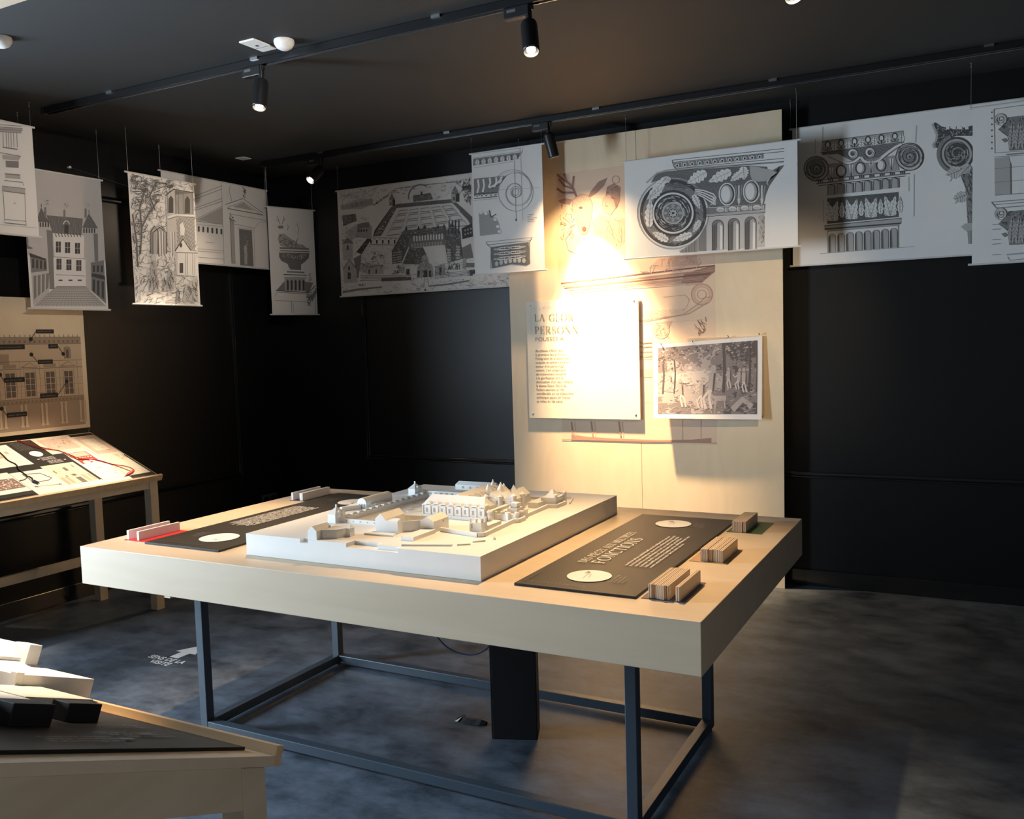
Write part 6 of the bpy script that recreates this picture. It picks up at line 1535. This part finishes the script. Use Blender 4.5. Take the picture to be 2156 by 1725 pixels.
# ================================================================== sloping desks
SLOPE = R(22.5)
def desk(label, o, ex, ey, xa, xb, panel=True):
    """o: foot of the lip at the end that is seen; ex: along the desk; ey: towards its high side"""
    M = Matrix.Identity(4)
    ez = Vector(ex).cross(Vector(ey))
    for i in range(3):
        M[i][0], M[i][1], M[i][2], M[i][3] = ex[i], ey[i], ez[i], o[i]
    S = M @ Matrix.Translation((0, 0.022, 0.802)) @ Matrix.Rotation(SLOPE, 4, 'X')
    t = thing('sloping_desk', label, 'desk', tuple(M @ Vector(((xa + xb) / 2, 0.3, 0))))
    lo, hi = min(xa, xb), max(xa, xb)
    MB().box(lo, hi, 0, 0.655, -0.018, 0, M=S).build('desk_board', 'birch', t, bevel=0.001)
    MB().box(lo, hi, -0.017, -0.0002, -0.018, 0.018, M=S).build('lip', 'pine_lip', t, bevel=0.001)
    sg = 1 if hi > 0.5 else -1
    lx = [0.002, hi - lo - 0.057]
    for q in lx:
        a, b2 = (q, q + 0.055) if sg > 0 else (-q - 0.055, -q)
        for y in (0.048, 0.555):
            y1 = y + 0.055
            q = [(a, y), (b2, y), (b2, y1), (a, y1)]
            top = [0.802 + (yy - 0.022) * math.tan(SLOPE) - 0.0205 for _, yy in q]
            MB().add([M @ Vector((x_, y_, 0)) for x_, y_ in q] + [M @ Vector((x_, y_, z_)) for (x_, y_), z_ in zip(q, top)],
                     [(3, 2, 1, 0), (4, 5, 6, 7), (0, 1, 5, 4), (1, 2, 6, 5), (2, 3, 7, 6), (3, 0, 4, 7)]).build('leg', 'birch_frame', t, bevel=0.002)
        MB().box(a + 0.002, b2 - 0.02, 0.022, 0.585, -0.090, -0.0185, M=S).build('side_apron', 'birch_frame', t, bevel=0.001)
    i0, i1 = (lx[0] + 0.055, lx[1]) if sg > 0 else (-lx[1], -lx[0] - 0.055)
    MB().box(i0, i1, 0.055, 0.075, 0.733, 0.790, M=M).build('front_apron', 'birch_frame', t, bevel=0.001)
    MB().box(i0, i1, 0.57, 0.60, 0.243, 0.297, M=M).build('stretcher', 'birch_frame', t, bevel=0.001)
    return t, M, S
# ---- desk along the left wall
dk, M, S = desk('birch sloping desk covered with reading sheets along the left wall', (-1.239, 1.466, 0), (0, 1, 0), (-1, 0, 0), -1.65, 0.0)
tr = thing('collage_sheet', 'printed collage of plans and engravings covering the desk by the left wall', 'print', tuple(S @ Vector((-0.8, 0.3, 0))))
MB().box(-1.63, -0.008, 0.012, 0.640, 0.0, 0.0025, M=S).build('base_sheet', 'black_board', tr)
TN = {'c': 'sheet_cream', 'w': 'sheet_white', 'k': 'sheet_pink', 't': 'sheet_tan', 'r': 'sheet_red', 'p': 'sheet_photo', 'l': 'sheet_line', 'b': 'black_board', 'W': 'print_white', 'G': 'print_grey'}
ik = Ink()
F = ik.raw_fill
def rr(x0, y0, x1, y1, tn, ly=1): F([(x0, y0), (x1, y0), (x1, y1), (x0, y1)], tn, ly)
rr(-0.180, 0.060, -0.014, 0.610, 'c'); rr(-0.160, 0.36, -0.02, 0.600, 'k', 2); rr(-0.140, 0.40, -0.05, 0.56, 'c', 3)
for k in range(26):
    x, y = random.uniform(-0.15, -0.03), random.uniform(0.37, 0.59); ik.raw_line([(x, y), (x + random.uniform(-.03, .03), y + random.uniform(-.03, .03))], 0.0015, 't', 4)
for k in range(10): x, y = random.uniform(-0.08, -0.03), random.uniform(0.24, 0.32); rr(x, y, x + 0.012, y + 0.008, 't', 3)
rr(-0.410, 0.430, -0.166, 0.645, 'c'); rr(-0.385, 0.47, -0.195, 0.62, 'k', 2)
for k in range(60):
    x, y = random.uniform(-0.38, -0.2), random.uniform(0.475, 0.61); ik.raw_line([(x, y), (x + random.uniform(-.012, .012), y + random.uniform(.004, .02))], 0.003, random.choice('tlt'), 3)
rr(-0.345, 0.06, -0.182, 0.428, 'w'); F([(-0.326, 0.418), (-0.207, 0.418), (-0.207, 0.300), (-0.24, 0.285), (-0.275, 0.27), (-0.326, 0.272)], 'r', 2)
rr(-0.318, 0.36, -0.215, 0.412, 'k', 3)
for k in range(6): x = -0.312 + k * 0.018; F([(x + 0.006 * math.cos(q), 0.345 + 0.006 * math.sin(q)) for q in (0, 1, 2, 3, 4, 5)], 'w', 3)
F([(-0.29 + 0.022 * math.cos(q * .5), 0.285 + 0.022 * math.sin(q * .5)) for q in range(12)], 'w', 3); F([(-0.245 + 0.018 * math.cos(q * .5), 0.30 + 0.018 * math.sin(q * .5)) for q in range(12)], 'w', 3)
for k in range(12): x, y = random.uniform(-0.33, -0.2), random.uniform(0.09, 0.22); ik.raw_line([(x, y), (x + 0.03, y)], 0.002, 't', 3)
for i in range(9): ik.greek(-0.55, 0.615 - i * 0.012, 0.085, 0.007, 'G', (1, 0), (0, 1))
F([(-0.489 + 0.036 * math.cos(q * .2618), 0.462 + 0.036 * math.sin(q * .2618)) for q in range(24)], 'W', 2)
ik.raw_line([(-0.505, 0.458), (-0.475, 0.468)], 0.002, 'l', 4)
for i in range(4): ik.greek(-0.505, 0.405 - i * 0.010, 0.085, 0.0065, 'W'); ik.greek(-0.49, 0.358 - i * 0.010, 0.085, 0.0065, 'W')
rr(-0.525, 0.392, -0.512, 0.400, 'W', 2); rr(-0.39, 0.350, -0.378, 0.358, 'W', 2)
rr(-0.78, 0.352, -0.574, 0.612, 'w')
for k in range(5): ik.raw_line([(-0.77, 0.40 + k * 0.045), (-0.60, 0.40 + k * 0.045)], 0.004, 'c', 2)
rr(-0.70, 0.46, -0.66, 0.50, 't', 2); rr(-0.64, 0.50, -0.62, 0.53, 't', 2)
rr(-0.98, 0.352, -0.79, 0.612, 'c'); rr(-1.30, 0.30, -1.02, 0.60, 'w'); rr(-1.60, 0.1, -1.34, 0.6, 'c')
rr(-0.565, 0.074, -0.364, 0.312, 'c')
for x0, y0, x1, y1 in ((-0.468, 0.072, -0.437, 0.137), (-0.466, 0.222, -0.447, 0.264), (-0.535, 0.21, -0.528, 0.245), (-0.505, 0.155, -0.498, 0.175), (-0.40, 0.25, -0.394, 0.285)): rr(x0, y0, x1, y1, 'l', 2)
F([(-0.455 + 0.011 * math.cos(q * .5236), 0.168 + 0.011 * math.sin(q * .5236)) for q in range(12)], 'l', 3); F([(-0.455 + 0.018 * math.cos(q * .5236), 0.168 + 0.018 * math.sin(q * .5236)) for q in range(12)], 't', 2)
for x in (-0.55, -0.52, -0.42, -0.385): rr(x, 0.082, x + 0.018, 0.16, 't', 2)
for k in range(8): ik.raw_line([(-0.56, 0.09 + k * 0.027), (-0.37, 0.09 + k * 0.027)], 0.0012, 't', 2)
rr(-0.76, 0.020, -0.56, 0.285, 'w'); rr(-0.56, 0.020, -0.35, 0.072, 'w'); rr(-0.35, 0.02, -0.18, 0.058, 'w')
ik.raw_line([(-0.703, 0.255), (-0.612, 0.24), (-0.588, 0.17), (-0.622, 0.152), (-0.707, 0.155), (-0.700, 0.20)], 0.006, 'l', 3, True)
ik.raw_line([(-0.724, 0.108), (-0.590, 0.092)], 0.002, 'l', 3)
for x, y in ((-0.72, 0.108), (-0.592, 0.092)):
    for q in range(5): ik.raw_line([(x, y), (x + 0.014 * math.cos(q * 1.25), y + 0.014 * math.sin(q * 1.25))], 0.0025, 'l', 3)
rr(-0.95, 0.080, -0.762, 0.300, 'w'); F([(-0.93, 0.122), (-0.767, 0.122), (-0.772, 0.23), (-0.84, 0.236), (-0.93, 0.238)], 'p', 2)
for k in range(70):
    x, y = random.uniform(-0.925, -0.775), random.uniform(0.125, 0.215); rr(x, y, x + random.uniform(.004, .012), y + random.uniform(.004, .012), random.choice('kkw'), 3)
rr(-1.3, 0.040, -0.764, 0.073, 'b', 3)
for x0, x1 in ((-0.155, -0.012),): rr(x0, 0.615, x1, 0.636, 'b', 3)
rr(-0.022, 0.06, -0.012, 0.31, 'b', 3); rr(-0.16, 0.045, -0.012, 0.060, 'b', 3)
ik.build('printed_sheets', TN, S, tr, base=0.0026, step=0.0005)
def on(x, y, h): return S @ Vector((x, y, h))
def smooth_path(pts, n=5):
    out = []
    for i in range(len(pts) - 1):
        p0 = pts[max(i - 1, 0)]; p1 = pts[i]; p2 = pts[i + 1]; p3 = pts[min(i + 2, len(pts) - 1)]
        for k in range(n):
            t = k / n
            out.append(tuple(0.5 * (2 * b_ + (c_ - a_) * t + (2 * a_ - 5 * b_ + 4 * c_ - d_) * t * t + (-a_ + 3 * b_ - 3 * c_ + d_) * t ** 3) for a_, b_, c_, d_ in zip(p0, p1, p2, p3)))
    return out + [pts[-1]]
t = thing('red_probe_cord', 'red cord with a red handled probe lying across the desk sheets', 'cord', tuple(on(-0.3, 0.3, 0.004)))
red = [(-0.493, 0.65), (-0.455, 0.563), (-0.423, 0.51), (-0.35, 0.461), (-0.339, 0.398), (-0.32, 0.333), (-0.245, 0.304), (-0.209, 0.276), (-0.175, 0.216), (-0.114, 0.163), (-0.102, 0.116), (-0.122, 0.09)]
MB().tube([on(x, y, 0.0065) for x, y in smooth_path(red)], 0.0022, 6).build('cord', 'red_cord', t, smooth=True)
red = [(-0.478, 0.648), (-0.44, 0.565), (-0.405, 0.52), (-0.345, 0.455), (-0.32, 0.39), (-0.30, 0.335), (-0.235, 0.296), (-0.175, 0.21), (-0.148, 0.151), (-0.127, 0.095)]
MB().tube([on(x, y, 0.0055) for x, y in smooth_path(red)], 0.0018, 6).build('cord', 'red_cord', t, smooth=True)
pr_ = MB().lathe(on(-0.122, 0.090, 0.013), on(-0.205, 0.056, 0.011) - on(-0.122, 0.09, 0.013), [(0.004, -0.004), (0.008, 0.004), (0.0085, 0.05), (0.006, 0.07), (0.003, 0.078), (0.001, 0.095)], 12)
pr_.build('probe', 'red_cord', t, smooth=True)
t = thing('dark_probe_cord', 'dark cord with forked ends lying on the left part of the desk sheets', 'cord', tuple(on(-0.7, 0.3, 0.004)))
dkc = [(-0.67, 0.645), (-0.661, 0.524), (-0.676, 0.429), (-0.667, 0.368), (-0.689, 0.304), (-0.694, 0.228), (-0.727, 0.197), (-0.760, 0.190)]
MB().tube([on(x, y, 0.006) for x, y in smooth_path(dkc)], 0.0026, 6).build('cord', 'dark_cord', t, smooth=True)
dkc = [(-0.694, 0.232), (-0.685, 0.20), (-0.70, 0.165)]
MB().tube([on(x, y, 0.006) for x, y in smooth_path(dkc)], 0.0026, 6).build('branch', 'dark_cord', t, smooth=True)
MB().lathe(on(-0.70, 0.165, 0.010), on(-0.69, 0.12, 0.010) - on(-0.70, 0.165, 0.010), [(0.003, 0), (0.006, 0.004), (0.006, 0.030), (0.001, 0.042)], 10).build('probe', 'dark_cord', t, smooth=True)

# ---- facade panel hung above that desk
t = thing('facade_panel', 'upright plywood panel with a labelled palace facade print above the left desk', 'panel', (-1.89, 0.7, 1.08))
FX, FY0, FY1, FZ0, FZ1 = -1.88, -0.10, 1.478, 1.082, 1.878
MB().box(FX - 0.018, FX, FY0, FY1, FZ0, FZ1).build('board', 'birch_panel', t, bevel=0.001)
for y in (0.2, 1.2): MB().box(ROOM_X0 + 0.0, FX - 0.018, y, y + 0.06, 1.2, 1.75).build('wall_batten', 'black_matt', t)
FC = {'g': 'fac_ground', 's': 'fac_shade', 'l': 'fac_line', 'd': 'fac_dark', 'k': 'black_board', 'G': 'print_grey', 'W': 'fac_ground'}
ik = Ink(sheet(SH['facade']))
def fu(y, z): return (y + 0.10, z - 1.08)
def FR(y0, z0, y1, z1, tn, ly=1): ik.raw_fill([fu(y0, z0), fu(y1, z0), fu(y1, z1), fu(y0, z1)], tn, ly)
def FL(pts, w, tn='l', ly=3): ik.raw_line([fu(*p) for p in pts], w, tn, ly)
FR(-0.05, 1.105, 1.448, 1.285, 's', 0)
FR(-0.05, 1.285, 1.448, 1.64, 'g', 0)
FR(-0.05, 1.605, 1.448, 1.642, 's', 1); FL([(-0.05, 1.645), (1.448, 1.645)], 0.004); FL([(-0.05, 1.605), (1.448, 1.605)], 0.003)
for k in range(48): FR(-0.04 + k * 0.031, 1.612, -0.028 + k * 0.031, 1.628, 'l', 2); FL([(-0.03 + k * 0.031, 1.645), (-0.03 + k * 0.031, 1.662)], 0.004)
for k in range(12):
    y = -0.02 + k * 0.1245 + (0.0 if k % 2 else 0.004)
    FR(y - 0.028, 1.300, y + 0.028, 1.440, 'd', 2)
    FL([(y, 1.300), (y, 1.440)], 0.004, 'g', 3)
    for q in (1.335, 1.37, 1.405): FL([(y - 0.028, q), (y + 0.028, q)], 0.003, 'g', 3)
    FL([(y - 0.036, 1.295), (y - 0.036, 1.450), (y + 0.036, 1.450), (y + 0.036, 1.295)], 0.003)
    if k % 2: FL([(y - 0.05, 1.470), (y, 1.497), (y + 0.05, 1.470), (y - 0.05, 1.470)], 0.004)
    else: FR(y - 0.04, 1.468, y + 0.04, 1.490, 's', 2)
    FL([(y + 0.062, 1.285), (y + 0.062, 1.50)], 0.002)
FR(-0.05, 1.460, 1.448, 1.464, 'l', 2); FL([(-0.05, 1.505), (1.448, 1.505)], 0.003)
for q in (1.32, 1.36, 1.40): FL([(-0.05, q), (1.448, q)], 0.0012)
FR(1.330, 1.515, 1.372, 1.585, 's', 2); FL([(1.33, 1.515), (1.33, 1.57), (1.351, 1.592), (1.372, 1.57), (1.372, 1.515)], 0.004); FR(1.342, 1.52, 1.36, 1.57, 'd', 3)
FR(0.90, 1.49, 0.98, 1.55, 's', 2)
FR(-0.05, 1.262, 1.448, 1.287, 's', 2); FL([(-0.05, 1.287), (1.448, 1.287)], 0.003); FL([(-0.05, 1.262), (1.448, 1.262)], 0.003)
for k in range(60): FR(-0.045 + k * 0.0249, 1.266, -0.034 + k * 0.0249, 1.276, 'l', 3)
for k in range(12):
    y = 0.03 + k * 0.1275
    for d in (-0.014, 0.014):
        FR(y + d - 0.007, 1.135, y + d + 0.007, 1.255, 'g', 2); FL([(y + d - 0.008, 1.135), (y + d - 0.008, 1.255)], 0.0018); FL([(y + d + 0.008, 1.135), (y + d + 0.008, 1.255)], 0.0018)
        ik.raw_fill([fu(y + d - 0.013, 1.122), fu(y + d + 0.013, 1.122), fu(y + d + 0.008, 1.137), fu(y + d - 0.008, 1.137)], 'g', 2)
tags = [((1.156, 1.668), (1.271, 1.692), (1.121, 1.635)), ((0.90, 1.577), (1.080, 1.606), None), ((1.229, 1.578), (1.291, 1.604), (1.323, 1.544)), ((1.155, 1.487), (1.251, 1.513), (1.118, 1.545)), ((0.94, 1.388), (1.066, 1.416), (0.92, 1.435)), ((1.155, 1.284), (1.270, 1.313), (1.334, 1.376)), ((0.943, 1.187), (1.066, 1.215), (0.915, 1.242)),
        ((0.5, 1.68), (0.62, 1.705), (0.47, 1.63)), ((0.3, 1.40), (0.42, 1.425), (0.47, 1.36)), ((0.62, 1.19), (0.75, 1.215), (0.6, 1.26))]
for (a, b2, d) in tags:
    FR(a[0], a[1], b2[0], b2[1], 'k', 4); ik.greek(a[0] + 0.11, a[1] - 1.08 + 0.009, b2[0] - a[0] - 0.02, 0.010, 'G', layer=5)
    if d:
        c = fu(*d); ik.raw_fill([(c[0] + 0.012 * math.cos(6.283 * q / 14), c[1] + 0.012 * math.sin(6.283 * q / 14)) for q in range(14)], 'k', 4)
        near_y = a[0] if abs(a[0] - d[0]) < abs(b2[0] - d[0]) else b2[0]
        FL([(near_y, (a[1] + b2[1]) / 2), d], 0.004, 'k', 4)
ik.build('facade_print', FC, frame_m((FX, FY0, FZ0 - 0.002), (0, 1, 0), (0, 0, 1)), t, base=0.0005, step=0.0005, clip=(1.57, 0.79), label='sepia facade drawing with black label tags')
MB().cyl((FX - 0.01, 1.478, 1.085), (FX - 0.01, 1.470, 1.052), 0.0015, n=6).build('hanging_wire', 'wire_metal', t)

# ---- desk near the camera with white building pieces
dk2, M2, S2 = desk('birch sloping desk in the bottom left corner near the camera', (1.95, -1.019, 0), (-1, 0, 0), (0, -1, 0), 0.0, 1.5)
ip = thing('slope_panel', 'black printed panel lying on the near sloping desk', 'panel', tuple(S2 @ Vector((0.7, 0.3, 0))))
MB().box(0.055, 1.44, 0.022, 0.640, 0.0, 0.006, M=S2).build('board', 'black_board', ip, bevel=0.0006)
S2p = S2 @ Matrix.Translation((0, 0, 0.006))
for blk in (((0.15, 0.11, 0.10), (0.167, 0.114, 0.12), (0.184, 0.118, 0.14)), ((0.11, 0.25, 0.14), (0.127, 0.25, 0.14), (0.144, 0.25, 0.14)), ((0.24, 0.095, 0.09), (0.26, 0.095, 0.09))):
    ik = Ink()
    for x, y, wl in blk: ik.greek(x, y, wl, 0.011, 'G', (0, 1), (-1, 0))
    ik.build('text_block', {'G': 'print_grey'}, S2p, ip)
for x, y in ((0.165, 0.135), (0.12, 0.215)):
    ik = Ink(); ik.raw_fill([(x, y), (x + 0.012, y), (x + 0.012, y + 0.028), (x, y + 0.028)], 'G', 3)
    ik.build('mark', {'G': 'print_grey'}, S2p, ip)
def piece(label, parts):
    t = thing('building_piece', label, 'model', tuple(S2 @ Vector((parts[0][1][0], parts[0][1][2], 0.006))), 'white building pieces on the near desk')
    for nm, bx, mt in parts: MB().box(*bx, M=S2).build(nm, mt, t, bevel=0.0012)
    return t
z0 = 0.006
bp = piece('tall white building piece with a sloping roof and raised ends on the near desk', [('end_post', (0.690, 0.74, 0.010, 0.040, z0, 0.104), 'white_model'), ('end_post', (0.690, 0.74, 0.150, 0.180, z0, 0.112), 'white_model'), ('body', (0.668, 0.95, 0.012, 0.30, z0, 0.050), 'white_model')])
rf = MB(); pf = [(0.664, 0.046), (0.664, 0.052), (0.78, 0.100), (0.96, 0.100), (0.96, 0.046)]
rf.add([S2 @ Vector((x, 0.010, z)) for x, z in pf] + [S2 @ Vector((x, 0.302, z)) for x, z in pf], [tuple(range(5)), tuple(range(9, 4, -1))] + [((i + 1) % 5, i, i + 5, (i + 1) % 5 + 5) for i in range(5)])
rf.build('roof', 'white_model', bp)
MB().box(0.70, 0.704, 0.045, 0.145, 0.068, 0.074, M=S2).build('string_course', 'white_model', bp)
piece('low white box shaped building piece on the near desk', [('block', (0.505, 0.66, 0.008, 0.185, z0, 0.060), 'white_model'), ('end_rib', (0.500, 0.52, 0.172, 0.188, z0, 0.064), 'white_model')])
piece('cream topped piece with a black end face beside the near desk lip', [('black_end', (0.300, 0.345, 0.146, 0.216, z0, 0.038), 'black_matt'), ('block', (0.346, 0.50, 0.130, 0.270, z0, 0.040), 'sheet_cream'), ('end_rib', (0.46, 0.50, 0.250, 0.280, 0.010, 0.047), 'sheet_cream')])
piece('dark piece with a black end face at the left picture edge on the near desk', [('black_end', (0.245, 0.30, 0.285, 0.362, z0, 0.042), 'black_matt'), ('block', (0.301, 0.44, 0.282, 0.44, z0, 0.040), 'tablet_pale')])
